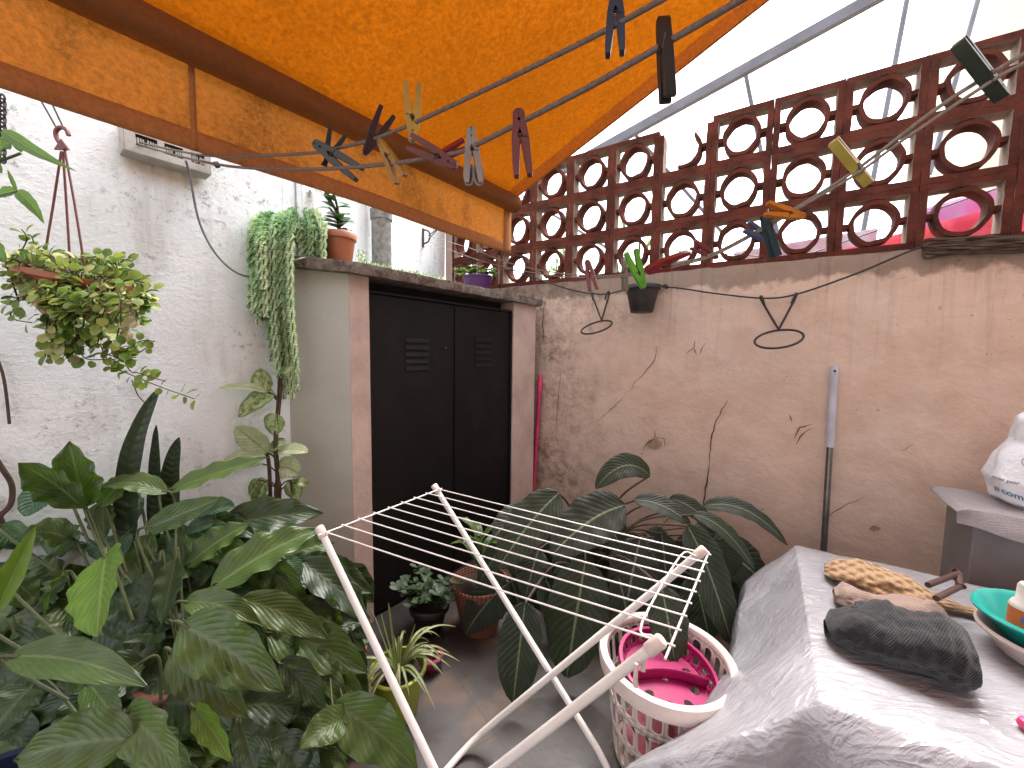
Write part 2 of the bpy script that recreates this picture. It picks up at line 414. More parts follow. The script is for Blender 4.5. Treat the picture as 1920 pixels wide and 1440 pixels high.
def m_cover():
    k = NT('wrinkled_plastic_sheet')
    col = k.mix(k.ramp(k.noise(3, 4), [(.35, 0.), (.65, 1.)]), (.43, .43, .47), (.32, .31, .335))
    a = k.noise(1, 4, .55, k.mp(scale=(7, 22, 12), rot=(0, 0, .5)), 1.6)
    b = k.noise(1, 3, .5, k.mp(scale=(16, 16, 16)), 2.5)
    rd = k.math('POWER', k.math('SUBTRACT', 1, k.math('ABSOLUTE', k.math('MULTIPLY', k.math('SUBTRACT', k.noise(1, 3, .5, k.mp(scale=(3.5, 13, 7), rot=(0, 0, .62)), 1.2), .5), 5))), 2)
    rd2 = k.math('POWER', k.math('SUBTRACT', 1, k.math('ABSOLUTE', k.math('MULTIPLY', k.math('SUBTRACT', k.noise(1, 3, .5, k.mp(scale=(12, 22, 16), rot=(0, 0, .3)), 1.5), .5), 5))), 2)
    n1 = k.bump(a, .35, .03); n2 = k.bump(rd, .30, .012, n1); n3 = k.bump(rd2, .15, .006, n2)
    k.fin(col, .22, n3, Specular_IOR_Level=.8, Coat_Weight=.3, Coat_Roughness=.1)
    return k.translucent((.5, .46, .46), .15)
M['cover'] = m_cover()
def m_knit(name, c1, c2, sc=130, st=.8):
    k = NT(name); u = k.uv()
    uu, vv, _ = k.sep(u); wob = k.math('MULTIPLY', k.noise(30, 3), 5)
    s1 = k.math('SINE', k.math('ADD', k.math('ADD', k.math('MULTIPLY', uu, 6.2832*round(sc*.22)), k.math('MULTIPLY', vv, sc*1.1)), wob)); s2 = k.math('SINE', k.math('ADD', k.math('SUBTRACT', k.math('MULTIPLY', uu, 6.2832*round(sc*.22)), k.math('MULTIPLY', vv, sc*1.1)), wob))
    f = k.math('MULTIPLY', k.math('ADD', .5, k.math('MULTIPLY', .25, k.math('ADD', s1, s2))), k.ramp(k.noise(150, 4, .7), [(.3, .4), (.7, 1.)]))
    col = k.mix(k.ramp(f, [(.1, 0.), (.5, 1.)]), c2, c1)
    return k.fin(col, .95, k.bump(f, st, .006, k.bump(k.noise(25, 3), .4, .008)), Specular_IOR_Level=.1, Sheen_Weight=.2)
M['k_dark'] = m_knit('charcoal_knit', (.036, .036, .039), (.014, .014, .016), 300, .7)
M['k_pink'] = m_knit('beige_knit', (.40, .29, .25), (.22, .15, .12), 260, .7)
M['k_tan'] = m_knit('straw_net', (.50, .33, .20), (.20, .11, .05), 46, 1.)
M['towel'] = m_knit('grey_towelling', (.46, .42, .43), (.28, .25, .26), 260, .9)
def m_rope(name, a, b, n=55):
    k = NT(name); u, v, _ = k.sep(k.uv())
    f = k.math('FRACT', k.math('ADD', k.math('MULTIPLY', v, n), k.math('MULTIPLY', u, 1)))
    col = k.mix(k.math('MULTIPLY', k.ramp(f, [(.74, 0.), (.80, 1.)]), k.ramp(u, [(.30, 1.), (.42, 0.)])), a, b)
    col = k.mix(k.ramp(k.noise(200, 3), [(.4, 0.), (.6, .5)]), col, tuple(x*.5 for x in a))
    g = k.math('FRACT', k.math('ADD', k.math('MULTIPLY', v, 260), k.math('MULTIPLY', u, 2)))
    return k.fin(col, .85, k.bump(g, .8, .001))
M['rope'] = m_rope('speckled_rope', (.20, .15, .13), (.02, .02, .03))
M['rope2'] = m_rope('pale_rope', (.34, .30, .26), (.10, .08, .07), 90)
M['spath'] = m_leaf('broad_green_leaf', (.038, .075, .015), (.080, .130, .030), (.13, .18, .06), 10, .42, .12, (.42, .30, .06), .36, .18, bumps=.26)
M['spath2'] = m_leaf('shaded_dark_green_leaf', (.016, .034, .009), (.030, .058, .014), (.06, .095, .035), 10, .40, .12, (.30, .18, .05), .42, .12, bumps=.22)  # dark green leaf, with the shade of the clump's depths in its colour
M['bright'] = m_leaf('fresh_green_leaf', (.10, .20, .02), (.16, .26, .03), (.22, .32, .09), 10, .4, .12, None, .36, .3, bumps=.3)
M['pothos'] = m_leaf('blue_green_leaf', (.03, .085, .06), (.05, .12, .07), (.10, .18, .11), 9, .3, .2, None, .33, .2, (.14, .22, .12), 18)
M['cala'] = m_leaf('dark_pale_veined_leaf', (.008, .013, .006), (.015, .023, .009), (.09, .12, .065), 13, .26, .09, None, .6, .08, midc=(.20, .24, .13), bumps=.35, mid_w=.022)
M['dief'] = m_leaf('green_leaf_with_cream_blotches', (.10, .17, .05), (.16, .22, .06), None, 9, .3, .2, None, .35, .3, (.50, .56, .30), 45, midc=(.12, .18, .06))
M['dief2'] = m_leaf('pale_cream_green_leaf', (.46, .50, .30), (.40, .47, .24), None, 9, .3, .2, None, .35, .3, (.52, .55, .36), 30, midc=(.16, .22, .08))
M['snake'] = m_leaf('banded_snake_leaf', (.022, .038, .024), (.035, .05, .03), (.012, .022, .014), 16, .05, .3, None, .4, .05, midc=(.025, .04, .025))
M['vine'] = m_leaf('vine_leaf', (.06, .14, .03), (.14, .24, .05), (.22, .33, .10), 5, .5, .1, None, .4, .35, bumps=.3)
def m_creeper():
    k = NT('yellow_green_small_leaf'); t = k.attr()
    col = k.ramp(t, [(0., (.07, .15, .02)), (.35, (.16, .26, .04)), (.68, (.34, .40, .08)), (.86, (.46, .44, .22)), (.97, (.62, .42, .36))])
    u, v, _ = k.sep(k.uv()); au = k.math('MULTIPLY', k.math('ABSOLUTE', k.math('SUBTRACT', u, .5)), 2)
    col = k.mix(k.ramp(au, [(.80, 0.), (1., .6)]), col, (.50, .52, .25))
    k.fin(col, .42, k.bump(k.noise(60, 3), .3, .004)); return k.translucent(col, .3)
M['creep'] = m_creeper()
def m_sedum():
    k = NT('fleshy_grey_green_leaf'); t = k.attr()
    col = k.ramp(t, [(0., (.17, .33, .15)), (.4, (.36, .54, .30)), (.8, (.60, .72, .44)), (1., (.78, .82, .52))])
    return k.fin(col, .5, None, Subsurface_Weight=.0)
M['sedum'] = m_sedum()
M['jade'] = m_leaf('thick_jade_leaf', (.022, .050, .018), (.04, .075, .026), None, 1, 0, .1, None, .55, .05, midc=(.05, .09, .035), bumps=.1)
M['rub'] = m_leaf('glossy_paddle_leaf', (.035, .10, .03), (.06, .15, .05), None, 1, 0, .1, None, .25, .1, midc=(.10, .2, .08), bumps=.1)
M['spider'] = m_leaf('striped_grass_leaf', (.10, .135, .035), (.16, .18, .055), None, 1, 0, .1, None, .5, .2, midc=(.34, .34, .19), bumps=.1, mid_w=.25)
for nm, c in dict(p_dkgreen=(.03, .045, .04), p_purple=(.07, .025, .05), p_yellow=(.55, .36, .06), p_mustard=(.62, .30, .02), p_red=(.26, .02, .02), p_crimson=(.42, .03, .035),
                  p_white=(.55, .50, .46), p_navy=(.02, .055, .13), p_black=(.02, .028, .028), p_olive=(.06, .08, .05), p_lemon=(.58, .44, .09), p_orange=(.75, .26, .02),
                  p_blue=(.16, .24, .50), p_teal=(.03, .09, .12), p_green=(.16, .58, .05), p_rose=(.42, .07, .08), p_beige=(.42, .38, .32), p_grey=(.05, .05, .05)).items():
    c = tuple(x*(.85 if nm in ('p_yellow', 'p_lemon', 'p_orange', 'p_green') else .55) for x in c); M[nm] = pm('peg_plastic_' + nm[2:], c, tuple(x*.7 for x in c), 30, .42, .15, 120, .001)
M['spring'] = pm('rusty_spring', (.10, .07, .055), rough=.5, bump=0, metal=.5)

# ------------------------------------------------------------------ ground and floor
mb = MB(); mb.prism([(-200, -200), (200, -200), (200, 200), (-200, 200)], -.3, -.004)
struct(mb.build('ground', M['ground'], smooth=False))
corner = O1 - U1*.342
mb = MB(); mb.grid(lambda u, v: V((-3 + 7*u, -2.5 + 6.6*v, 0)), 4, 4)
struct(mb.build('patio_floor', M['floor'], smooth=False))

# ------------------------------------------------------------------ walls
C2 = V((-.72, 4.25, 0))                      # far corner of the patio
K2 = P(561, 700, d540*1.03); K2.z = 0
WT = 4.6
mb = MB()
p0 = Lw - U2*3.2
pl = [p0, Lw, K2, C2, C2 - V((.2, -.1, 0)), K2 - V((.35, -.2, 0)), Lw - N2*.2, p0 - N2*.2]
def wallstrip(mb, a, b, z0, z1, nx, nz, amp=.006):
    n = V(((b-a).y, -(b-a).x, 0)).normalized()
    mb.grid(lambda u, v: (a.lerp(b, u)) + Z*(z0 + (z1-z0)*v) + n*amp*noise.noise((a.lerp(b, u) + Z*(z1-z0)*v)*2.3)*(1 if 0 < v else 0), nx, nz)
wallstrip(mb, p0, Lw, 0, WT, 60, 60); wallstrip(mb, Lw, K2, 0, WT, 2, 60, .0); wallstrip(mb, K2, C2, 0, WT, 30, 60, .006)
mb.prism([(q.x, q.y) for q in [p0 - N2*.012, Lw - N2*.012, K2 - V((.02, 0, 0)), C2 - V((.02, 0, 0)), C2 - V((.25, 0, 0)), K2 - V((.35, 0, 0)), Lw - N2*.25, p0 - N2*.25]], 0, WT)
wl = tag(mb.build('plaster_wall', M['lw']), 'tall rough white plastered wall on the left side of the patio', 'wall')
# pipes and conduit running up the far stretch of that wall
def onW2(px, py, off=.0):
    d = (C2-K2).normalized(); n = V((d.y, -d.x, 0)); return onplane(px, py, K2, n, off)
for x0, x1 in ((563, 589),):
    a = onW2(576, 470, .02)
    mb = MB(); r = (onW2(x1, 470)-onW2(x0, 470)).length/2
    mb.box(V((a.x, a.y, 3.2)), (.03, .1, 2.6), (V((1, 0, 0)), (C2-K2).normalized(), Z))
    tag(mb.build('conduit', M['lw'], bevel=.006), 'narrow white boxed conduit running up the wall behind the trailing succulent', 'conduit')
a = onW2(716, 490, .09)
mb = MB(); rr = .062
mb.tube([V((a.x, a.y, 1.9)), V((a.x, a.y, 4.4))], rr, 20); zc = onW2(716, 405, .09).z
mb.tube([V((a.x, a.y, zc-.03)), V((a.x, a.y, zc+.03))], rr*1.12, 20)
tag(mb.build('drain_pipe', M['pipe']), 'grey mottled drain pipe standing above the cabinet roof against the white wall', 'pipe')

WB = 2.09                                     # top of the solid wall under the blocks
mb = MB()
e1 = O1 + U1*5.2
def rw_fn(u, v):
    p_ = corner.lerp(e1, u); z = WB*v
    k = .010*noise.noise(V((p_.x*1.7, p_.y*1.7, z*1.7))) + .004*noise.noise(V((p_.x*7, p_.y*7, z*7)))
    if v > .985: z += .008*noise.noise(V((p_.x*6, p_.y*6, 0)))
    return p_ + Z*z + N1*(k if v > 0 else 0)
mb.grid(rw_fn, 160, 60)
cb = C2 + (corner-C2)*0
mb.prism([(q.x, q.y) for q in [corner - N1*.014, e1 - N1*.014, e1 - N1*.16, corner - N1*.16]], 0, WB-.004)
wr = tag(mb.build('plaster_wall', M['rw']), 'stained pink beige plastered wall under the pierced blocks', 'wall')
mb = MB(); Db = (corner-C2).normalized(); Nb = V((Db.y, -Db.x, 0))
if Nb.y > 0: Nb = -Nb
mb.prism([(q.x, q.y) for q in [C2, corner - Db*.01, corner - Db*.01 - Nb*.15, C2 - Nb*.15]], 0, WB)
tag(mb.build('plaster_wall', M['rw'], smooth=False), 'short pink wall at the far end, mostly hidden behind the cabinet roof', 'wall')

hw_c = V((.785, -.619, 0))*2.0; hw_d = U2  # unseen house wall behind the camera, added to darken the lower patio
mb = MB(); a_, b_ = hw_c - hw_d*3.2, hw_c + hw_d*2.6
mb.prism([(q.x, q.y) for q in (a_, b_, b_ + V((.16, -.12, 0)), a_ + V((.16, -.12, 0)))], 0, 3.4)
tag(mb.build('unseen_house_wall', M['jamb'], smooth=False), 'unseen house wall behind the viewer, added to darken the patio, carrying the awning top', 'wall')

# cracks in the pink wall
def crack(pl, wd=.004, off=.008):
    mb = MB(); pts = []
    for i in range(len(pl)-1):
        a = rwall(*pl[i]); b = rwall(*pl[i+1]); n = max(2, int((b-a).length/.02))
        for k in range(n):
            p_ = a.lerp(b, k/n); p_ = p_ + (U1*noise.noise(p_*25) + Z*noise.noise(p_*31+V((5, 5, 5))))*.008; pts.append(p_)
    pts.append(rwall(*pl[-1]))
    ids = []
    for i, p_ in enumerate(pts):
        t = i/(len(pts)-1); T = (pts[min(i+1, len(pts)-1)]-pts[max(i-1, 0)]).normalized(); S = T.cross(N1).normalized()
        w_ = wd*(.35+.65*math.sin(math.pi*t))*(1+.6*noise.noise(p_*40))*.5
        ids.append((mb.vert(p_ + S*w_ + N1*off), mb.vert(p_ - S*w_ + N1*off)))
    for i in range(len(ids)-1): mb.face((ids[i][0], ids[i][1], ids[i+1][1], ids[i+1][0]))
    mb.build('crack', M['crack'], wr, smooth=False)
crack([(1232, 648), (1228, 675), (1208, 700), (1192, 715), (1184, 732)], .005)
crack([(1173, 740), (1160, 755), (1120, 790)], .003)
crack([(1362, 752), (1345, 785), (1333, 825), (1330, 870)], .007)
crack([(1330, 870), (1325, 910), (1318, 950)], .010)
crack([(1303, 640), (1300, 652), (1288, 662)], .006); crack([(1300, 652), (1306, 664)], .006); crack([(1322, 643), (1316, 656), (1312, 664)], .005)
crack([(1228, 806), (1229, 820), (1213, 830), (1205, 845)], .006); crack([(1229, 820), (1246, 822), (1247, 838)], .005)
crack([(1480, 778), (1485, 790)], .005); crack([(1522, 795), (1500, 800), (1488, 822)], .006); crack([(1520, 803), (1505, 815), (1492, 834)], .006)
crack([(1052, 700), (1046, 760), (1043, 815)], .004); crack([(1020, 640), (1018, 600), (1022, 565)], .006)
crack([(1230, 1000), (1270, 950), (1288, 930)], .006); crack([(1620, 930), (1560, 960), (1545, 975)], .004); crack([(1110, 1010), (1140, 985)], .004)
crack([(1690, 845), (1712, 832)], .003)
def patch(cx, cy, w_, h_, n=14):
    mb = MB(); pp = []
    for i in range(n):
        a = 2*math.pi*i/n; r = 1+.35*noise.noise(V((math.cos(a)*2+cx, math.sin(a)*2+cy, 0)))
        pp.append(rwall(cx+w_*r*math.cos(a), cy+h_*r*math.sin(a)) + N1*.0075)
    mb.face([mb.vert(q) for q in pp]); mb.build('bare_patch', M['chip'], wr, smooth=False)
patch(1227, 832, 15, 9); patch(1640, 990, 11, 5); patch(1362, 1030, 17, 14); patch(1385, 1075, 10, 5); patch(1075, 905, 9, 5)

# ------------------------------------------------------------------ pierced block wall
PC, PR = .3422, .3313
def block_mesh(broken=0, seed=0):
    mb = MB(); D = .10; t = .034; W2_, H2_ = PC/2-.001, PR/2-.001
    def bar(x0, x1, z0, z1, d=D):
        c = V(((x0+x1)/2, 0, (z0+z1)/2)); X, Y = V((1, 0, 0)), V((0, 1, 0))
        n = 7; horiz = (x1-x0) > (z1-z0)
        def f(j, k):
            s = j/n
            base = V((x0+(x1-x0)*s, 0, 0)) if horiz else V((0, 0, z0+(z1-z0)*s))
            jx = .0065*noise.noise(V((s*5+seed, k*3.1, seed*2.7+x0*9)))
            if horiz: return base + V((0, (-d/2 if k in (0, 3) else d/2)+jx, (z0 if k < 2 else z1)+jx*.8))
            return base + V(((x0 if k < 2 else x1)+jx*.8, (-d/2 if k in (0, 3) else d/2)+jx, 0))
        ids = [[mb.vert(f(j, k)) for k in range(4)] for j in range(n+1)]
        for j in range(n):
            for k in range(4):
                fr = k == 3
                mb.face((ids[j][k], ids[j][(k+1) % 4], ids[j+1][(k+1) % 4], ids[j+1][k]), mi=0 if k in (3, 1) else 1)
        mb.face(ids[0][::-1], mi=0); mb.face(ids[-1], mi=0)
    bar(-W2_, W2_, -H2_, -H2_+t)
    if not broken: bar(-W2_, W2_, H2_-t, H2_)
    else: bar(-W2_-.02, -W2_+.03, H2_*.15, H2_*.15+.03)
    bar(-W2_, -W2_+t, -H2_+t, H2_-t); bar(W2_-t, W2_, -H2_+t, H2_-t)
    ro, ri, n = .108, .088, 40; d = .092; zs_ = 1.14
    a0, a1 = (0, 2*math.pi) if not broken else (R(-112), R(52))
    rings = []
    for i in range(n+1):
        a = a0+(a1-a0)*i/n; jz = .006*noise.noise(V((math.cos(a)*2, math.sin(a)*2, seed*3)))
        c, s_ = math.cos(a), math.sin(a)
        e = .7 if broken and i in (0, n) else 1
        rings.append([mb.vert(((ri+(1-e)*.01+jz)*c, -d/2, (ri+jz)*s_*zs_)), mb.vert(((ro-(1-e)*.01+jz)*c, -d/2, (ro+jz)*s_*zs_)), mb.vert(((ro+jz)*c, d/2, (ro+jz)*s_*zs_)), mb.vert(((ri+jz)*c, d/2, (ri+jz)*s_*zs_))])
    for i in range(n):
        for k in range(4): mb.face((rings[i][k], rings[i+1][k], rings[i+1][(k+1) % 4], rings[i][(k+1) % 4]), mi=0)
    if broken: mb.face(rings[0]); mb.face(rings[-1][::-1])
    s = .013
    def stub(x0, x1, z0, z1): mb.box(((x0+x1)/2, 0, (z0+z1)/2), (x1-x0, .075, z1-z0))
    if not broken: stub(-s, s, ro*zs_-.006, H2_-t+.003); stub(-W2_+t-.003, -ro+.006, -s, s)
    stub(-s, s, -H2_+t-.003, -ro*zs_+.006); stub(ro-.006, W2_-t+.003, -s, s)
    me_o = mb.build('breeze_block', [M['blk'], M['blk2']], None, loc=V((0, 0, 0)), auto=35)
    return me_o
bw = thing('breeze_block_wall', corner + Z*WB, 'pierced wall of red brown ring blocks standing on the pink wall', 'block wall')
variants = [block_mesh(0, s) for s in range(3)]; brk = block_mesh(1, 9)
def place_block(src, o3, X, k, j, parent):
    N_ = V((-X.y, X.x, 0))
    c = o3 + X*(k+.5)*PC + Z*(WB + (j+.5)*PR) + N_*.05
    o = src.copy(); COL.objects.link(o); o.parent = parent; o.name = 'breeze_block'
    mt = Matrix((X, N_, Z)).transposed().to_4x4(); 
    o.rotation_euler = mt.to_euler(); o.location = c - origin(parent)
    return o
for k in range(-1, 12):
    for j in range(3):
        place_block(brk if (k, j) == (3, 2) else variants[(k*7+j*5) % 3], O1, U1, k, j, bw)
bw2 = thing('breeze_block_wall', C2 + Z*WB, 'short run of reddish ring blocks closing the far end behind the purple pot', 'block wall')
nb = (corner-C2).length/PC
for k in range(2):
    for j in range(3):
        place_block(variants[(k+j) % 3], C2 + Db*((corner-C2).length-2*PC-.02), Db, k, j, bw2)
mb = MB(); q = C2 + Db*((corner-C2).length-2*PC-.02)/2; mb.box(V((q.x, q.y, WB+1.5*PR)) - Nb*.05, ((corner-C2).length-2*PC-.025, .1, 3*PR), (Db, -Nb, Z)); mb.build('end_pier', M['jamb'], bw2)
for o in variants + [brk]: bpy.data.objects.remove(o)

# ------------------------------------------------------------------ brick cabinet with black doors
cbt = thing('utility_cabinet', (Lc+Lw)/2, 'low plastered cabinet with a mossy concrete roof and two black steel doors', 'cabinet')
zs = cab(694, 520).z                      # underside of the slab
zt = zs + .052
Rc = cab(962, 700); Rc.z = 0
RE = onplane(1003, 700, A0, N2); RE.z = 0
DL = cab(694, 700); DL.z = 0
def strip_prism(a, b, th, z0, z1, name, mat, par=cbt, **kw):
    d = (b-a).normalized(); n = V((d.y, -d.x, 0)); mb = MB()
    nz = 24
    poly = [a, b, b - n*th, a - n*th]
    def fn(u, v):
        s = u*4; i = int(s) % 4; f = s-int(s); p_ = poly[i].lerp(poly[(i+1) % 4], f)
        return p_ + Z*(z0+(z1-z0)*v) + n*.003*noise.noise(p_*9+Z*v*14)
    mb.grid(fn, 16, nz, closeu=True)
    mb.face([mb.vert(p_ + Z*z1) for p_ in poly]); mb.face([mb.vert(p_ + Z*z0) for p_ in poly][::-1])
    return mb.build(name, mat, par, **kw)
strip_prism(Lw + (Lc-Lw).normalized()*.002, Lc, .12, 0, zs, 'side_wall', M['pw'])
strip_prism(Lc + U2*.001, DL - U2*.0, .12, 0, zs, 'jamb', M['jamb'])
strip_prism(Rc, RE - U2*.004, .14, 0, zs, 'jamb', M['jamb'])
# roof slab with a broken edge
nS = V(((Lc-Lw).y, -(Lc-Lw).x, 0)).normalized()
edge = [Lw + nS*.05 - (Lc-Lw).normalized()*.02, Lc + (nS+N2).normalized()*.055, RE + N2*.05 + U2*.02]
E2 = RE + U2*.02
poly = []
for a, b in zip(edge[:-1], edge[1:]):
    n = max(3, int((b-a).length/.03))
    for i in range(n):
        p_ = a.lerp(b, i/n); poly.append(p_ + N2*.010*noise.noise(p_*22))
poly.append(edge[-1]); 
back = [corner + N1*.004 + U1*.01, V((C2.x+.03, C2.y-.05, 0)), K2 + V((.012, 0, 0)), Lw + V((.004, .004, 0))]
mb = MB()
full = poly + back
top = [mb.vert((p_.x, p_.y, zt + .006*noise.noise(p_*15))) for p_ in full]; bot = [mb.vert((p_.x - N2.x*.006, p_.y - N2.y*.006, zs + .004*noise.noise(p_*18+Z))) for p_ in full]
mid = [mb.vert((p_.x + N2.x*.004*noise.noise(p_*40), p_.y, (zs+zt)/2)) for p_ in full]
mb.face(top[::-1]); mb.face(bot)
L = len(full)
for i in range(L):
    j = (i+1) % L; mb.face((top[i], top[j], mid[j], mid[i])); mb.face((mid[i], mid[j], bot[j], bot[i]))
mb.build('roof_slab', M['slab'], cbt)
# dark recess, frame and doors
zd = cab(694, 548).z
mb = MB(); a = DL - N2*.13; b = Rc - N2*.13
mb.prism([(q.x, q.y) for q in (a, b, b - N2*.01, a - N2*.01)], 0, zs-.002); mb.build('back_panel', M['black'], cbt, smooth=False)
mb = MB(); ax = (U2, N2, Z); wdt = (Rc-DL).length
for s_, w_ in ((.009, .018), (wdt-.009, .018)): mb.box(DL + U2*s_ - N2*.03 + Z*(zd/2), (w_-.001, .04, zd), ax)
mb.box(DL + U2*wdt/2 - N2*.03 + Z*(zd+.008), (wdt-.002, .035, .016), ax)
mb.build('door_frame', M['door'], cbt, bevel=.002)
seam = cab(858, 700); sw = (seam-DL).dot(U2)
def doorleaf(s0, s1, vx0, vx1, vy0, vy1):
    zd2 = zd-.004
    mb = MB(); c = DL + U2*(s0+s1)/2 - N2*.040 + Z*(zd2/2+.01)
    n1, n2 = 10, 20
    def fn(u, v): 
        p_ = DL + U2*(s0+(s1-s0)*u) - N2*.026 + Z*(.02+(zd2-.02)*v); return p_ + N2*.003*noise.noise(p_*3)
    mb.grid(fn, n1, n2); mb.box(c - N2*.004, (s1-s0, .02, zd2-.02), ax)
    o = mb.build('door_leaf', M['door'], cbt, bevel=.0)
    mb = MB()
    a = (cab(vx0, 660)-DL).dot(U2); b = (cab(vx1, 660)-DL).dot(U2); za = cab((vx0+vx1)/2, vy0).z; zb = cab((vx0+vx1)/2, vy1).z
    for i in range(5):
        zc = za + (zb-za)*(i+.5)/5; h = abs(za-zb)/5*.62
        pr = [(-h/2, 0), (h/2, 0), (-h/2, .006)]
        cc = DL + U2*(a+b)/2 - N2*.024 + Z*zc
        mb.extr([(q_[1], q_[0]) for q_ in pr][::-1], N2, Z, cc, U2*(b-a))
    mb.build('louvre', M['door'], o, bevel=.001)
    return o
d1 = doorleaf(.02, sw-.004, 765, 808, 632, 697); d2 = doorleaf(sw+.004, wdt-.02, 896, 926, 632, 690)
mb = MB(); mb.box(DL + U2*sw - N2*.020 + Z*(zd*.5), (.014, .006, zd-.03), ax); mb.build('cover_strip', M['door'], d1)
for i, z in enumerate((.5, 1.1)):
    pass
mb = MB(); kk = cab(834, 652, -.02); mb.tube([kk, kk+N2*.012], .006, 10); mb.build('lock', M['steel'], d1)

# ------------------------------------------------------------------ awning
CN = P(966, 384, 2.2)
K = .375
DS = V((U2.y, -U2.x, 0)) + Z*K              # uphill direction of the cloth
DSn = DS.normalized()
aw = thing('awning', CN, 'big sloping orange canvas awning with a deep mildewed valance', 'awning')
LB = 3.4; LU = 3.3
topz = CN + Z*.035
def sheet(u, v):
    s = LB*u; r = LU*v
    e = topz - U2*s + DS*r
    sag = -.05*math.sin(math.pi*min(1, v))*math.sin(math.pi*u) 
    return e + Z*(sag*.6 + .006*noise.noise(V((s*2, r*1.2, 0))))
mb = MB(); mb.grid(sheet, 60, 50); mb.build('canopy', M['canvas'], aw, solid=.002)
# side hem of the canopy
mb = MB()
def hemf(u, v):
    p_ = sheet(0, v) - U2*(.085*u) - Z*.004; return p_
mb.grid(hemf, 3, 50); mb.build('side_hem', M['shem'], aw)
mb = MB(); mb.tube([sheet(0, i/40) - U2*.002 for i in range(41)], .006, 8); mb.build('edge_cord', M['hem'], aw)
# seams
for s in (1.72, 2.9):
    mb = MB(); mb.grid(lambda u, v: sheet((s+.02*u)/LB, v) - Z*.004, 1, 50); mb.build('seam', M['hem'], aw, solid=.001)
# front bar wrapped in cloth
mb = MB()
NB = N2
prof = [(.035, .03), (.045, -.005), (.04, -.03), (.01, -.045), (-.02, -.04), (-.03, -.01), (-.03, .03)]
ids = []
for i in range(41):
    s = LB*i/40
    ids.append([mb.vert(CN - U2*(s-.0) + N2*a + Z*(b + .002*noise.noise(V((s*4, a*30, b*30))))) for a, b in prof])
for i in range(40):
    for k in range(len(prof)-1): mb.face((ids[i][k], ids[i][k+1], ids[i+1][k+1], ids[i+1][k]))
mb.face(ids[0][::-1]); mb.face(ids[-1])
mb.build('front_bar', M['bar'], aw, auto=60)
# valance
VH = .262
def val(u, v):
    s = LB*u; z = -VH*v
    return CN - U2*s - N2*(.032 + .006*math.sin(s*5)*v + .01*v*noise.noise(V((s*1.6, v, 0)))) + Z*(z + .01)
mb = MB(); mb.grid(val, 80, 12); mb.build('valance', M['valance'], aw, solid=.002)
mb = MB(); mb.grid(lambda u, v: val(u, .80+.205*v) + N2*.004, 80, 3); mb.build('valance_hem', M['hem'], aw, solid=.002)
mb = MB(); mb.grid(lambda u, v: val(.018*u, v*1.003) + N2*.006, 2, 12); mb.build('end_hem', M['hem'], aw, solid=.001)
# find seam position on the valance (pixel 362)
sx = (CN - onplane(362, 200, CN - N2*.03, N2)).dot(U2)
mb = MB(); mb.grid(lambda u, v: val((sx-.007+.014*u)/LB, v) + N2*.005, 1, 12); mb.build('seam', M['hem'], aw, solid=.001)

# ------------------------------------------------------------------ meter box on the white wall
a = lwall(222, 272); b = lwall(384, 320)
Lm = (b-a).length; hz = (lwall(384, 283).z-lwall(384, 338).z)
mt = thing('terminal_box', (a+b)/2 + N2*.0, 'dusty white metal box with three slotted openings high on the white wall', 'box')
c = (a+b)/2; zt_ = (a.z+b.z)/2
X = (b-a); X.z = 0; X.normalize()
D = .075; TH = .004; hh = .105
zc = lwall(384, 343).z + hh/2 + .01
cc = V((c.x, c.y, zc)) + N2*(D/2+.008)
mb = MB(); ax2 = (X, N2, Z)
mb.box(cc - Z*(hh/2-TH/2), (Lm, D, TH), ax2); mb.box(cc + Z*(hh/2-TH/2), (Lm, D, TH), ax2)
for s in (-1, 1): mb.box(cc + X*s*(Lm/2-TH/2), (TH, D-.001, hh-2*TH), ax2)
mb.box(cc - N2*(D/2-TH/2), (Lm-2*TH, TH, hh-2*TH), ax2)
mb.build('casing', M['meter'], mt, bevel=.0015)
mb = MB(); fy = cc + N2*(D/2-TH/2)
slots = [(.12, .36), (.44, .66), (.76, .93)]; xs = [.0]
zlo, zhi = -.026, .012
mb.box(fy + Z*(-hh/2+TH+(zlo+hh/2-TH)/2), (Lm-2*TH, TH, zlo+hh/2-TH), ax2)
mb.box(fy + Z*((zhi+hh/2-TH)/2), (Lm-2*TH, TH, hh/2-TH-zhi), ax2)
ed = [0] + [v for s in slots for v in s] + [1]
for i in range(0, len(ed), 2):
    x0, x1 = ed[i], ed[i+1]
    mb.box(fy + X*((x0+x1)/2-.5)*(Lm-2*TH) + Z*(zlo+zhi)/2, ((x1-x0)*(Lm-2*TH), TH, zhi-zlo), ax2)
mb.build('front_plate', M['meter'], mt)
for s0, s1 in slots:
    mb = MB(); mb.box(fy - N2*.02 + X*((s0+s1)/2-.5)*Lm + Z*(zlo+zhi)/2, ((s1-s0)*Lm*.98, .03, (zhi-zlo)*.9), ax2)
    base = mb.build('slot_insert', M['black'], mt)
    mb = MB()
    for i in range(9):
        if (i*7) % 5 == 3: continue
        mb.box(fy - N2*.001 + X*((s0+(s1-s0)*(i+.5)/9)-.5)*Lm + Z*((zlo+zhi)/2-.004), ((s1-s0)*Lm/9*.6, .004, (zhi-zlo)*(.5+.06*((i*3) % 4))), ax2)
    mb.build('terminal_strip', M['meter'], base)
mb = MB(); q = cc + X*(Lm/2+.02); mb.tube([cc + X*Lm/2 + N2*.01, q + N2*.01], .004, 8); mb.tube([q + N2*.01, q + N2*.01 + X*.012 + Z*.006], .012, 10); mb.build('knob', M['potblk'], mt)
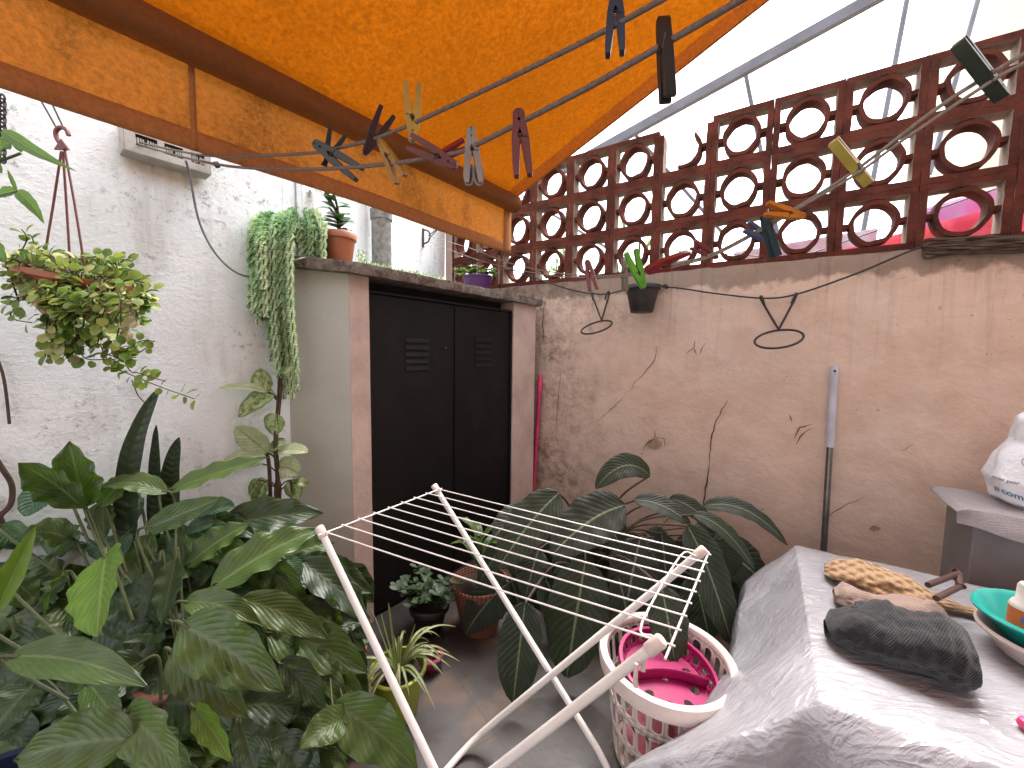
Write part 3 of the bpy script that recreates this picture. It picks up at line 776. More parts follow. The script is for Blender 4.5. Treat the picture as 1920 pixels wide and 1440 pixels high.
# loose cable
mb = MB()
cp_ = [P(348, 300, lwall(350, 300).y-.1), P(356, 330, lwall(355, 330).y-.06), P(375, 420, lwall(375, 420).y-.03), P(412, 485, lwall(412, 485).y-.03), P(462, 518, lwall(462, 518).y-.05), P(515, 503, d540-.06), P(560, 486, d540-.05), P(600, 478, 2.02)]
mb.tube(bez(cp_, 8), .0042, 8)
tag(mb.build('cable', M['cable']), 'thin grey cable drooping from the terminal box to the cabinet roof', 'cable')

# ------------------------------------------------------------------ clothes ropes
RA0 = lwall(238, 258, .01); RAn = P(1240, 0, .45)
RB0 = lwall(246, 266, .01); RBn = P(1400, -5, .36)
RCn = P(1925, 100, .37); RC0 = onW2(803, 442, .05); 
def plan_depth(a, b, px):
    k = (px-960)/F     # x/y ratio (roll ignored)
    dx, dy = b.x-a.x, b.y-a.y
    t = (k*a.y-a.x)/(dx-k*dy); return a.y + dy*t
def rp(a, b, px, py): return P(px, py, plan_depth(a, b, px))
def rope(pxs, a, b, r, mat, label, ends=(None, None), nm='clothes_rope'):
    pts = ([ends[0]] if ends[0] else []) + [rp(a, b, x, y) for x, y in pxs] + ([ends[1]] if ends[1] else [])
    mb = MB(); mb.tube(bez(pts, 10), r, 10)
    return tag(mb.build(nm, mat), label, 'rope', 'clothes ropes')
rope([(283, 272), (383, 291), (480, 292), (583, 287), (627, 279), (700, 261), (775, 231), (900, 173), (1010, 120), (1120, 65), (1240, 0), (1330, -52), (1500, -150)], RA0, RAn, .0031, M['rope'], 'upper dark speckled clothes rope crossing under the orange canvas', (RA0, None))
rope([(333, 292), (433, 312), (560, 317), (640, 315), (740, 306), (850, 288), (890, 273), (985, 225), (1110, 160), (1250, 80), (1400, -7), (1560, -105)], RB0, RBn, .0031, M['rope'], 'lower dark speckled clothes rope crossing under the orange canvas', (RB0, None))
rope([(1990, 55), (1925, 98), (1850, 143), (1750, 208), (1600, 322), (1500, 385), (1430, 427), (1345, 472), (1290, 490), (1190, 512), (1110, 517), (1020, 508), (945, 490), (880, 465)], RCn, RC0, .0019, M['rope2'], 'pale clothes rope slung from the far white wall to the right foreground', (None, RC0))
rope([(1990, 75), (1925, 115), (1850, 158), (1700, 258), (1600, 330), (1500, 389), (1430, 431), (1345, 476), (1290, 494), (1190, 516), (1110, 520), (1030, 516), (945, 500), (880, 482)], RCn, RC0 - Z*.05, .0016, M['rope2'], 'second strand of the pale clothes rope lying just below the first', (None, RC0 - Z*.05))
hk = thing('wall_hook', RC0, 'rusty hook plate on the far white wall holding the pale ropes', 'hook')
mb = MB(); mb.box(RC0 - V((.045, 0, .02)), (.012, .03, .16), None); mb.build('plate', M['wire'], hk)
mb = MB(); mb.tube(bez([RC0 + V((-.04, 0, .05)), RC0 + V((.0, 0, .04)), RC0 + V((.015, 0, -.0)), RC0 + V((0, 0, -.05)), RC0 + V((-.04, 0, -.07))]), .007, 8)
mb.tube([RC0, RC0 + V((.12, -.02, .08))], .004, 6); mb.tube([RC0 + V((0, 0, -.03)), RC0 + V((.15, -.02, .11))], .004, 6)
mb.build('hook', M['wire'], hk)

# ------------------------------------------------------------------ clothes pegs
def peg(j, h, depth, mat, label, roll=90, spread=7, ring=False, name='clothes_peg', wscale=1.45):
    if roll < 45: wscale = 1.0
    spread = spread*.5
    """j, h: pixels of the jaw end and the handle end"""
    d0 = depth if not isinstance(depth, tuple) else depth[0]; d1 = depth if not isinstance(depth, tuple) else depth[1]
    a = P(j[0], j[1], d0); b = P(h[0], h[1], d1); L = (b-a).length; az = (b-a).normalized()
    view = (CAM-a).normalized(); yx = (view - az*view.dot(az)).normalized(); xx = yx.cross(az).normalized()
    # roll 90: the V of the two arms is seen; roll 0: seen broadside
    q = Matrix.Rotation(R(90-roll), 3, az); ex = q @ xx; ey = q @ yx
    root = thing(name, a, label, 'clothes peg', 'clothes pegs on the ropes')
    piv = .42
    for s in (1, -1):
        mb = MB(); ang = R(spread)*s
        pr = [(.004, .0), (.05, .01), (.075, .06), (.078, .2), (.092, .38), (.095, .5), (.090, .8), (.084, .97), (.074, 1.0), (.026, 1.0), (.014, .75), (.004, piv+.05), (.030, piv-.03), (.004, piv-.12), (.004, .20), (.026, .165), (.004, .12)]
        pts = []
        for x, z in pr:
            x *= s; dx, dz = x, z-piv
            pts.append(((dx*math.cos(ang) + dz*math.sin(ang))*L*wscale, (piv + dz*math.cos(ang) - dx*math.sin(ang))*L))
        if s < 0: pts = pts[::-1]
        mb.extr(pts, ex, az, a, ey*L*.15)
        if not ring:
            for zz in (.62, .72, .82):     # grip ridges
                x = .086*s; dx, dz = x, zz-piv
                mb.box(a + ex*(dx*math.cos(ang)+dz*math.sin(ang))*L*wscale + az*(piv+dz)*L, (.012*L, .12*L, .025*L), (ex, ey, az))
        ar = mb.build('arm', mat, root, bevel=.0006*L/.085, auto=30)
        if ring:
            mb = MB(); cx = (.05*s) + math.sin(ang)*(.80-piv)
            cen = a + ex*cx*L*1.25 + az*.82*L
            ringp = [cen + ex*.085*L*math.cos(t) + az*.2*L*math.sin(t) for t in [2*math.pi*i/20 for i in range(21)]]
            mb.tube(ringp, .018*L, 8, False); mb.build('finger_loop', mat, ar)
            mb = MB(); mb.extr([(.07*L*math.cos(2*math.pi*i/20), .18*L*math.sin(2*math.pi*i/20)) for i in range(20)], ex, az, cen, ey*.02*L); mb.build('grip_pad', M['p_grey'], ar)
    mb = MB(); c = a + az*piv*L
    coil = [c + ey*L*(.085*(i/24)-.0425)*1.9 + (ex*math.cos(i*1.05) + az*math.sin(i*1.05))*L*.042 for i in range(25)]
    mb.tube(coil, .009*L, 5)
    for s in (1, -1):
        mb.tube([c + ey*L*.08*s, c + ey*L*.078*s + ex*L*.10*s + az*L*.02*s, c + ey*L*.03*s + ex*L*.105*s - az*L*.16], .009*L, 5)
    mb.build('spring', M['spring'], root)
    return root
dA = lambda px: plan_depth(RA0, RAn, px); dB = lambda px: plan_depth(RB0, RBn, px); dC = lambda px: plan_depth(RCn, RC0, px)
peg((590, 268), (674, 327), dA(627)-.012, M['p_dkgreen'], 'dark green peg lying slantwise over the ropes, tail pointing down right', 90, 6)
peg((607, 312), (634, 245), dA(620)+.015, M['p_dkgreen'], 'dark green peg with splayed handles standing up behind another dark one', 90, 16)
peg((683, 290), (727, 208), dA(700), M['p_purple'], 'dark purple peg leaning right on the upper rope', 90, 9)
peg((774, 266), (773, 157), dA(774), M['p_yellow'], 'pale yellow peg standing upright on the upper rope', 90, 6)
peg((712, 262), (752, 338), dB(735), M['p_mustard'], 'mustard yellow peg hanging from the lower rope behind the purple one', 60, 10)
peg((857, 312), (768, 265), dB(820)-.01, M['p_red'], 'dark red peg slanting down right, crossed by another red peg', 90, 5)
peg((812, 300), (873, 270), dB(840)+.02, M['p_crimson'], 'bright red peg crossing behind a dark red one beside the white peg', 60, 7)
peg((883, 240), (889, 345), dB(885), M['p_white'], 'white peg with two grey finger loops hanging down', 90, 7, ring=True)
peg((972, 207), (981, 331), dB(977), M['p_red'], 'shiny dark red peg hanging straight down from the lower rope', 90, 4)
peg((1155, -22), (1153, 103), dA(1153), M['p_navy'], 'navy blue peg cut off by the top of the picture', 90, 5)
peg((1243, 32), (1252, 188), dB(1248), M['p_black'], 'large black peg hanging from the lower rope', 25, 4)
peg((1880, 186), (1797, 78), dC(1845), M['p_olive'], 'blurred olive grey peg at the right edge, nearest on the pale rope', 10, 4)
peg((1630, 346), (1562, 264), dC(1600), M['p_lemon'], 'lemon yellow peg seen broadside on the pale rope', 12, 4)
peg((1508, 407), (1436, 391), dC(1475)-.01, M['p_orange'], 'orange peg lying almost flat along the pale rope', 60, 9)
peg((1452, 455), (1399, 424), dC(1430)+.01, M['p_blue'], 'light blue peg slanting down right beside a dark teal peg', 60, 9)
peg((1432, 403), (1455, 482), dC(1440)-.012, M['p_teal'], 'dark teal peg hanging below the pale rope', 40, 5)
peg((1346, 484), (1298, 458), dC(1325), M['p_rose'], 'dull rose red peg on the pale rope left of the blue one', 75, 8)
peg((1210, 508), (1292, 482), dC(1250)-.01, M['p_crimson'], 'crimson peg lying along the pale rope above the black pot', 60, 5)
peg((1207, 541), (1182, 470), dC(1192)-.02, M['p_green'], 'bright green peg hanging in front of the black wall pot', 70, 7)
peg((1101, 487), (1113, 545), dC(1108), M['p_rose'], 'small red peg hanging over the left wire ring', 75, 6)
peg((1170, 488), (1172, 546), dC(1171)+.02, M['p_beige'], 'dirty beige peg beside the bright green one', 35, 5)

# ------------------------------------------------------------------ dark wire, ring hangers and coil on the pink wall
wp = [rwall(x, y, .03) for x, y in ((945, 500), (1000, 520), (1070, 543), (1116, 551), (1145, 550), (1176, 543), (1249, 538), (1340, 550), (1430, 559), (1492, 552), (1600, 515), (1700, 473), (1735, 462))]
mb = MB(); mb.tube(bez(wp, 6), .0055, 8); tag(mb.build('wire', M['wire']), 'dark wire strung along the top of the pink wall', 'wire')
def hanger(p1, p2, v, cx, cy, rx, ry, label, tilt):
    root = thing('ring_hanger', rwall(v[0], v[1], .04), label, 'ring hanger', 'wire pot rings hung on the wall wire')
    a = rwall(*p1, .035); b = rwall(*p2, .035); c = rwall(*v, .04)
    mb = MB(); r = .0065
    for q, s in ((a, 1), (b, -1)):
        mb.tube(bez([q + Z*-.05 + N1*.02 + U1*.02*s, q + Z*-.0 + N1*.018 + U1*.004*s, q + Z*.012, q - Z*.012 - N1*.01, c], 6), r, 6)
    mb.build('bracket', M['wire'], root)
    # horizontal ring
    rad = (rwall(cx+rx, cy)-rwall(cx-rx, cy)).length/2*.88
    cen = c + N1*rad - Z*.006
    mb = MB(); Yd = N1; Nt = (N1*math.cos(R(27)) - Z*math.sin(R(27))); cen = c + Nt*rad - Z*.004; pts = [cen + ((U1*.97 + Z*.12)*math.cos(t) - Nt*math.sin(t))*rad for t in [2*math.pi*i/40 for i in range(41)]]
    mb.tube(pts, r*1.05, 8, False); mb.build('ring', M['wire'], root)
hanger((1110, 552), (1141, 550), (1128, 601), 1117, 616, 30, 11, 'smaller black wire ring with a V bracket, left of the black pot', .0)
hanger((1428, 559), (1492, 554), (1460, 618), 1465, 640, 51, 22, 'larger black wire ring with a V bracket, right of the black pot', .0)
root = None
mb = MB(); random.seed(3)
for i in range(9):
    y0 = 449 + i*3.6; pts = []
    for k in range(9):
        x = 1735 + k*30; pts.append(rwall(x, y0 + (k*-1.4) + 3*random.random() - (8-abs(i-4))*.0 + (6*math.sin(i*.9) if k < 1 else 0), .03 + .02*random.random()))
    mb.tube(bez([rwall(1732, 464 + i*.6, .03)] + pts, 5), .0075, 7)
tag(mb.build('wire_coil', M['bstem']), 'thick coil of old brown wire lying on the wall top at the right', 'wire coil')

# black pot on the wall
def pot(mb, base, r0, r1, h, rim=.012, rimh=.03, th=.004, up=Z, n=36):
    q = up.to_track_quat('Z', 'Y').to_matrix().to_4x4(); q.translation = base
    mb.lathe([(0, 0), (r0*.96, 0), (r0, .006), (r1-.002, h-rimh), (r1+rim, h-rimh+.002), (r1+rim+.002, h-.004), (r1+rim-.002, h), (r1-th, h), (r1-th-.004, h-.01), (r0-th, .012), (0, .012)], q, n)
    return q
def potted(name, base, r0, r1, h, mat, label, cat='potted plant', group=None, soil=True, up=Z, **kw):
    root = thing(name, base, label, cat, group)
    mb = MB(); q = pot(mb, base, r0, r1, h, up=up, **kw); po = mb.build('pot', mat, root, auto=50)
    if soil:
        mb = MB(); n = 20; zz = h*.86; rr = r0+(r1-r0)*.86-.006
        c = mb.vert(q @ V((0, 0, zz+.008))); rg = [mb.vert(q @ V((rr*math.cos(2*math.pi*i/n), rr*math.sin(2*math.pi*i/n), zz))) for i in range(n)]
        for i in range(n): mb.face((c, rg[i], rg[(i+1) % n]))
        mb.build('soil', M['soil'], root)
    return root
bp = rwall(1203, 586, .13)
sc = (rwall(1240, 560)-rwall(1176, 560)).length/2
bpot = potted('wall_pot', bp, .078, .112, .19, M['potblk'], 'black plastic pot hung on the pink wall with green leaves behind a peg', n=28)
mb = MB(); random.seed(5)
topc = bp + Z*.17
for i in range(12):
    a = random.uniform(1.5, 4.6); out = V((math.cos(a), math.sin(a)*.3+.3, 0)); L = random.uniform(.09, .17)
    mb.leaf([topc + out*.02, topc + out*L*.3 + Z*L*.8, topc + out*L*.55 + Z*L*1.15], .035, (out*-1+Z*.3 + V((0, -.6, 0))).normalized(), nv=8, nu=4)
mb.build('foliage', M['bright'], bpot)
mb = MB(); q = rwall(1250, 538, 0); mb.tube([q, q + N1*.05], .014, 8); mb.tube(bez([q + N1*.04, bp + Z*.19 + U1*.09, bp + Z*.185 + U1*.10 - Z*.01]), .004, 6); mb.build('nail', M['wire'], bpot)

# ------------------------------------------------------------------ poles leaning on the pink wall
a = rwall(1565, 686, .03); b = rwall(1556, 838, .045); c = rwall(1545, 1022, .10); cc = b + (c-b).normalized()*((b.z-.05)/abs((c-b).normalized().z))
root = thing('mop_handle', cc, 'mop pole with a lilac plastic top and grey metal tube leaning on the pink wall', 'pole')
mb = MB(); mb.tube([a, a + (b-a)*.02, b], [.018, .021, .021], 14); mb.build('grip', M['lilac'], root)
mb = MB(); mb.tube([b + (a-b).normalized()*.002, cc], .0165, 14); mb.build('tube', M['steel'], root)
mb = MB(); mb.tube([a - (a-b).normalized()*.03 + N1*.019, a - (a-b).normalized()*.03 + N1*.024], .007, 8); mb.build('hang_hole', M['potblk'], root)
a = rwall(1013, 703, .03); b = rwall(1000, 918, .10); cc = b + (b-a).normalized()*((b.z)/abs((b-a).normalized().z))
root = thing('broom_handle', cc, 'pink broom handle leaning in the corner beside the cabinet', 'pole')
mb = MB(); d = (b-a).normalized(); mb.tube([a, a+d*.04, a+d*.05, a+d*.14, a+d*.15, cc], [.017, .019, .021, .021, .016, .016], 12); mb.build('stick', M['pinkp'], root)
mb = MB(); mb.box(cc + Z*.03, (.24, .05, .06), (U2, N2, Z)); mb.build('brush_head', M['pinkp'], root, bevel=.01)

# ------------------------------------------------------------------ drying rack
zr = .88
T2 = onz(818, 917, zr); T1 = onz(603, 998, zr); T3 = onz(1312, 1037, zr); T4 = onz(1228, 1210, zr)
B2 = V((.40, 1.23, .012)); B1 = B2 + (T1-T2); B3 = V((-.14, 1.40, .012)); B4 = B3 + (T4-T3)
rk = thing('drying_rack', V(((B1+B2+B3+B4)/4).to_tuple()[:2] + (0,)), 'folding white metal drying rack with nine thin wires', 'drying rack')
def ulegs(ta, ba, tb, bb):
    # two legs joined by a bent floor bar
    for t_, b_, o_ in ((ta, ba, bb), (tb, bb, ba)):
        d = (t_-b_).normalized(); inn = (o_-b_).normalized()
        mb = MB(); tp = t_ + d*.012
        pts = [tp, t_ - d*.10, b_ + d*.16, b_ + d*.06 + inn*.012, b_ + inn*.05, (b_+o_)/2]
        mb.tube([tp] + [tp.lerp(b_ + d*.14, i/8) for i in range(1, 8)] + bez([b_ + d*.14, b_ + d*.05 + inn*.02, b_ + inn*.09, (b_+o_)/2], 6), .0115, 14)
        lg = mb.build('leg', M['white'], rk)
        mb = MB(); mb.tube([tp + d*.001 - d*.035, tp - d*.03, tp + d*.006, tp + d*.010], [.0125, .0152, .0152, .0125], 16); mb.build('end_cap', M['wplastic'], lg)
ulegs(T1, B1, T2, B2); ulegs(T4, B4, T3, B3)
mb = MB(); wn = 9
la, lb = T1.copy(), T2.copy(); ra, rb = T4.copy(), T3.copy()
ext = .035
lu = (lb-la).normalized(); ru = (rb-ra).normalized()
ll0 = la - lu*.02 + (ra-la).normalized()*.014; ll1 = lb + lu*.02 + (rb-lb).normalized()*.014
rr0 = ra - ru*.03 - (ra-la).normalized()*-.028; rr1 = rb + ru*.02 + (rb-lb).normalized()*.022
mb.tube([ll0, ll1], .0028, 8); mb.build('end_bar', M['white'], rk); mb = MB(); mb.tube([rr0, rr1], .0028, 8); mb.build('end_bar', M['white'], rk); mb = MB()
rq0 = ra + ru*.06 - (ra-la).normalized()*.045; rq1 = rb - ru*.05 - (rb-lb).normalized()*.045
mb.tube(bez([ra + Z*-.02 + ru*.006, ra + ru*.025 - (ra-la).normalized()*.01, rq0, rq1, rb - ru*.025 - (rb-lb).normalized()*.012, rb - Z*.02], 5), .0028, 8)
mb.build('locking_loop', M['white'], rk)
for i in range(wn):
    t = .025 + .95*i/(wn-1); a = ll0.lerp(ll1, .04+.92*i/(wn-1)); b = rr0.lerp(rr1, .08+.88*i/(wn-1)); d = (b-a).normalized()
    mb = MB(); mid_ = (a+b)/2 - Z*.003
    mb.tube(bez([a - d*.008 + Z*.004, a.lerp(b, .33) + Z*.002, a.lerp(b, .66) + Z*.001, b + d*.010 + Z*.004], 5), .0023, 8); mb.build('wire_rail', M['white'], rk)
for q, dd in ((T4, (T4-B4).normalized()),):
    for s in (-.018, .022):
        mb = MB(); z0 = q + ru*s*1.2 - dd*.045; mb.tube([z0, z0 - Z*.035 + ru*s*.2, z0 - Z*.05], [.004, .0055, .006], 8); mb.build('clip', M['wplastic'], rk)
# pivots
def closest(p1, p2, q1, q2):
    d1_, d2_ = p2-p1, q2-q1; r = p1-q1; a, e, f_ = d1_.dot(d1_), d2_.dot(d2_), d2_.dot(r); c_, b_ = d1_.dot(r), d1_.dot(d2_)
    s = (b_*f_-c_*e)/(a*e-b_*b_); t = (b_*s+f_)/e; return p1+d1_*s, q1+d2_*t
for tri in ((T2, B2, T3, B3), (T1, B1, T4, B4)):
    a, b = closest(*tri); mb = MB(); n = lu; m_ = (a+b)/2
    mb.tube([m_ - n*.024, m_ - n*.02, m_ + n*.02, m_ + n*.024], [.004, .007, .007, .004], 12); mb.build('pivot_bolt', M['potblk'], rk)

# ------------------------------------------------------------------ laundry basket
def slot_wall(mb, cen, r0, r1, z0, z1, rows, n, tiltM=None, wobble=0, oval=1.0):
    """wall of a round basket pierced with upright rounded slots; rows: list of (za, zb) fractions"""
    def W(th, f):
        r = r0+(r1-r0)*f; p_ = V((r*math.cos(th)*oval, r*math.sin(th), z0+(z1-z0)*f))
        return cen + (tiltM @ p_ if tiltM else p_)
    fr = [0.0]
    for a, b in rows: fr += [a, b]
    fr.append(1.0)
    for k in range(n):
        t0 = 2*math.pi*k/n; t1 = 2*math.pi*(k+1)/n
        for i in range(len(fr)-1):
            a, b = fr[i], fr[i+1]
            if i % 2 == 0:
                ss = 2
                for s_ in range(ss):
                    u0 = t0+(t1-t0)*s_/ss; u1 = t0+(t1-t0)*(s_+1)/ss
                    mb.face([mb.vert(W(u0, a)), mb.vert(W(u1, a)), mb.vert(W(u1, b)), mb.vert(W(u0, b))])
            else:
                N = 24; inn = []; out = []
                hw, hh_ = .31, .45
                asp = (b-a)*(z1-z0)/((t1-t0)*(r0+r1)/2)
                for q in range(N):
                    an = 2*math.pi*(q+.5)/N; cx, sx_ = math.cos(an), math.sin(an)
                    rad = hw; body = max(0, hh_-rad/asp)
                    x = rad*cx; y = (rad/asp)*sx_ + (body if sx_ > 0 else -body)
                    inn.append((.5+x, .5+y))
                    m__ = max(abs(cx), abs(sx_)); out.append((.5+.5*cx/m__, .5+.5*sx_/m__))
                pi_ = [mb.vert(W(t0+(t1-t0)*x, a+(b-a)*y)) for x, y in inn]; po_ = [mb.vert(W(t0+(t1-t0)*x, a+(b-a)*y)) for x, y in out]
                for q in range(N):
                    q2 = (q+1) % N; mb.face((po_[q], po_[q2], pi_[q2], pi_[q]))
                for cxx, cyy in ((0, 0), (1, 0), (1, 1), (0, 1)):
                    # close the corner triangles
                    near = sorted(range(N), key=lambda q: (out[q][0]-cxx)**2 + (out[q][1]-cyy)**2)[:2]
                    mb.face((mb.vert(W(t0+(t1-t0)*cxx, a+(b-a)*cyy)), po_[near[0]], po_[near[1]]))
bc = onz(1246, 1225, .40); bc = V((bc.x+.005, bc.y, 0))
BR = .215
bk = thing('laundry_basket', bc, 'round white plastic laundry basket with slotted sides', 'basket')
mb = MB(); slot_wall(mb, bc, .172, BR, .0, .39, [(.06, .30), (.36, .60), (.66, .94)], 26); mb.build('side', M['wplastic'], bk, solid=.003)
mb = MB(); mb.lathe([(0, .004), (.172, .004)], Matrix.Translation(bc), 40); mb.build('bottom', M['wplastic'], bk, solid=.003)
mb = MB(); mb.lathe([(BR-.004, .376), (BR-.005, .394), (BR+.004, .402), (BR+.022, .398), (BR+.027, .380), (BR+.022, .345), (BR+.018, .345), (BR+.020, .376), (BR+.002, .379), (BR-.004, .376)], Matrix.Translation(bc), 64); mb.build('rim', M['wplastic'], bk, auto=60)
mg = thing('plastic_tray', bc + Z*.30, 'magenta perforated plastic tray lying inside the white laundry basket', 'tray')
tm = Matrix.Rotation(R(9), 3, 'X') @ Matrix.Rotation(R(7), 3, 'Y')
mb = MB(); slot_wall(mb, bc + Z*.30, .148, .165, 0, .05, [(.2, .8)], 22, tm, oval=1.0); mb.build('side', M['magenta'], mg, solid=.003)
mb = MB(); 
NS, NQ = 9, 24
for k in range(NS):
    t0, t1 = 2*math.pi*k/NS, 2*math.pi*(k+1)/NS
    def D(x, y): 
        th = t0+(t1-t0)*x; rr_ = .012+.136*y; return bc + Z*.302 + (tm @ V((rr_*math.cos(th), rr_*math.sin(th), 0)))
    pi_, po_, oo = [], [], []
    for q_ in range(NQ):
        an = 2*math.pi*(q_+.5)/NQ; c_, s_ = math.cos(an), math.sin(an); m__ = max(abs(c_), abs(s_))
        pi_.append(mb.vert(D(.5+.22*c_, .68+.13*s_))); oo.append((.5+.5*c_/m__, .5+.5*s_/m__)); po_.append(mb.vert(D(*oo[-1])))
    for q_ in range(NQ): mb.face((po_[q_], po_[(q_+1) % NQ], pi_[(q_+1) % NQ], pi_[q_]))
    for cx_, cy_ in ((0, 0), (1, 0), (1, 1), (0, 1)):
        near = sorted(range(NQ), key=lambda i_: (oo[i_][0]-cx_)**2 + (oo[i_][1]-cy_)**2)[:2]; mb.face((mb.vert(D(cx_, cy_)), po_[near[0]], po_[near[1]]))
mb.build('perforated_tray', M['magenta'], mg, smooth=False); mb = MB(); q = tm.to_4x4(); q.translation = bc + Z*.30
mb.lathe([(.163, .046), (.166, .056), (.176, .056), (.178, .044)], q, 48); mb.build('rim', M['magenta'], mg, solid=.003)
mb = MB(); mb.grid(lambda u, v: q @ V((-.145+.29*u, -.03+.03*math.sin(u*3), .004+.045*v)), 12, 4); mb.build('divider', M['magenta'], mg, solid=.004)
mb = MB()
def rag(u, v):
    th = u*6.283; r = .14*math.sin(math.pi*v*.5+.0); p_ = V((r*math.cos(th), r*math.sin(th), .17-.13*v))
    return bc + p_*(1+.25*noise.noise(p_*14)) 
mb.grid(rag, 40, 20, closeu=True)
M['pinkcloth'] = pm('pink_cotton', (.55, .22, .24), (.45, .12, .14), 12, .9, .6, 30, .01)
tag(mb.build('folded_cloth', M['pinkcloth']), 'crumpled pink cloth at the bottom of the laundry basket', 'cloth')

# ------------------------------------------------------------------ covered table
zT = .60
tb0 = onz(1492, 1022, zT); tf0 = onz(1540, 1312, zT)
ev = (tf0-tb0); LT = ev.length; ev.normalize(); eu = V((-ev.y, ev.x, 0))      # eu points to the right
if eu.x < 0: eu = -eu
WTb = 1.5
tbl = thing('covered_table', V((tb0.x, tb0.y, 0)) + eu*.6 + ev*LT/2, 'low table wrapped in wrinkled translucent grey plastic sheeting', 'table')
mb = MB(); cT = (tb0+tf0)/2 + eu*(WTb/2) - Z*.03
mb.box(V((cT.x, cT.y, zT-.035)), (WTb-.04, LT-.04, .03), (eu, ev, Z)); mb.build('tabletop', M['greyobj'], tbl)
for a in (0.05, WTb-.05):
    for b in (.05, LT-.05):
        q = tb0 + eu*a + ev*b; mb = MB(); mb.box(V((q.x, q.y, (zT-.05)/2)), (.05, .05, zT-.052), (eu, ev, Z)); mb.build('leg', M['greyobj'], tbl, bevel=.004)
EC = bez([P(1398, 1090, 1.78), P(1382, 1180, 1.56), P(1352, 1280, 1.33), P(1285, 1360, 1.16), P(1175, 1445, 1.03)], 10)
def ecurve(t):
    t = max(0, min(.99999, t))*(len(EC)-1); i = int(t); return EC[i].lerp(EC[i+1], t-i)
def cover(u, v):
    # a: left drop (beyond the fold), left slope, top; b: back skirt, top, front skirt
    SB, SF = .35, .62
    b = -SB + (SB+LT+SF)*v; a = -1.45 + 2.45*u            # a < -1: hanging part, -1..0: slope, 0..1: top
    t = max(0, min(1, b/LT)); top = tb0 + ev*(LT*t); top.z = zT
    if a >= 0: p_ = top + eu*(a*(WTb+.05))
    else:
        q = min(1, -a); e = ecurve(t); p_ = top.lerp(e, q); p_.z += -.012*math.sin(math.pi*q)*(1 if q < 1 else 0)
        if a < -1:
            d_ = (-a-1)/.45*(e.z-.01); p_ = e - Z*d_ - eu*(.03*(1-math.exp(-d_*20))) 
    if b > LT:
        d_ = (b-LT)/SF*(p_.z-.008); p_ = p_ + ev*(.05*(1-math.exp(-d_*18)) + .06*d_) - Z*d_
        p_ += ev*(.035*math.sin(a*9 + 2*noise.noise(V((a*3, 0, 0))))*min(1, d_*6))
    if b < 0:
        d_ = -b/SB*min(.35, p_.z-.01); p_ = p_ - ev*(.02+.1*d_) - Z*d_
    A, B = p_.dot(eu), p_.dot(ev)
    p_.z += noise.noise(V((A*7, B*3.5, 3)))*.006 + noise.noise(V((A*20 + B*8, B*9, 7)))*.002 + .008*noise.noise(V((A*3, B*3, 1)))
    if a < 0: p_ += (eu*-.5 + Z)*.008*math.sin(B*16 + 3*noise.noise(V((A*3, B*3, 9))))*min(1, -a*2)
    p_.z = max(p_.z, .006)
    return p_
mb = MB(); mb.grid(cover, 190, 150); tag(mb.build('plastic_sheet', M['cover'], auto=80), 'wrinkled shiny grey plastic sheet draped over the table down to the floor', 'plastic sheet')

def ontab(px, py): return onz(px, py, zT)
# knitted bundles
def bundle(name, a, b, rad, hgt, mat, label, prof, seed, folds=6, knot=False, net=False, cat='bundle'):
    a = V(a); b = V(b); L = (b-a).length; X = (b-a).normalized(); Y = Z.cross(X).normalized()
    mb = MB(); nu_, nv_ = 72, 90
    def fn(u, v):
        th = 2*math.pi*u; r = 0
        for i in range(len(prof)-1):
            if prof[i][0] <= v <= prof[i+1][0]:
                t = (v-prof[i][0])/(prof[i+1][0]-prof[i][0]); t = t*t*(3-2*t); r = prof[i][1]+(prof[i+1][1]-prof[i][1])*t
        c, s_ = math.cos(th), math.sin(th)
        k = 1 + (.10 if net else .09)*math.sin(folds*th + v*11 + seed) * (1-.5*v) + .16*noise.noise(V((c*1.5+seed, s_*1.5, v*5))) + .06*noise.noise(V((c*5, s_*5+seed, v*16)))
        if net: k += .028*(math.sin(v*85 + th*8)*math.sin(v*85 - th*8)) + .05*math.sin(v*22+th*2)
        else: k += .02*math.sin(v*60+th*3)
        yy = rad*r*c*k; zz = hgt*r*s_*k
        if s_ < 0: zz *= .75
        return a + X*L*v + Y*(yy + .04*rad*math.sin(v*6+seed)) + Z*(hgt*.80 + zz*1.0 - (1-r)*hgt*.55)
    mb.grid(fn, nu_, nv_, closeu=True)
    o = mb.build(name, mat, auto=80); return tag(o, label, cat)
bundle('net_bag', ontab(1545, 1080)+V((0, 0, 0)), ontab(1842, 1163), .095, .05, M['k_tan'], 'tan string net bag rolled into a long bundle at the back of the sheet', [(0, .45), (.08, .75), (.3, 1), (.55, .85), (.8, .35), (.9, .24), (1, .28)], 1.2, 4, net=True, cat='net bag')
bundle('knitted_roll', ontab(1562, 1128), ontab(1800, 1195), .075, .045, M['k_pink'], 'beige pink knitted roll squeezed between the tan net and the dark bundle', [(0, .5), (.1, .9), (.3, .7), (.6, .95), (.85, 1), (1, .2)], 3.1, 5, cat='knitted roll')
dk = bundle('knitted_bundle', ontab(1546, 1200), ontab(1815, 1275), .112, .088, M['k_dark'], 'charcoal knitted bundle with a tied end in front of the beige one', [(0, .28), (.06, .55), (.2, .72), (.5, .95), (.8, 1), (.94, .85), (1, .35)], 5.7, 3, cat='knitted bundle')
mb = MB(); q0 = ontab(1612, 1203) + Z*.088
mb.tube(bez([q0 + V((-.05, .02, -.03)), q0 + V((-.02, .0, .012)), q0 + V((.02, .02, .015)), q0 + V((.06, .05, -.01))], 8), [.016+.004*math.sin(i) for i in range(25)], 12)
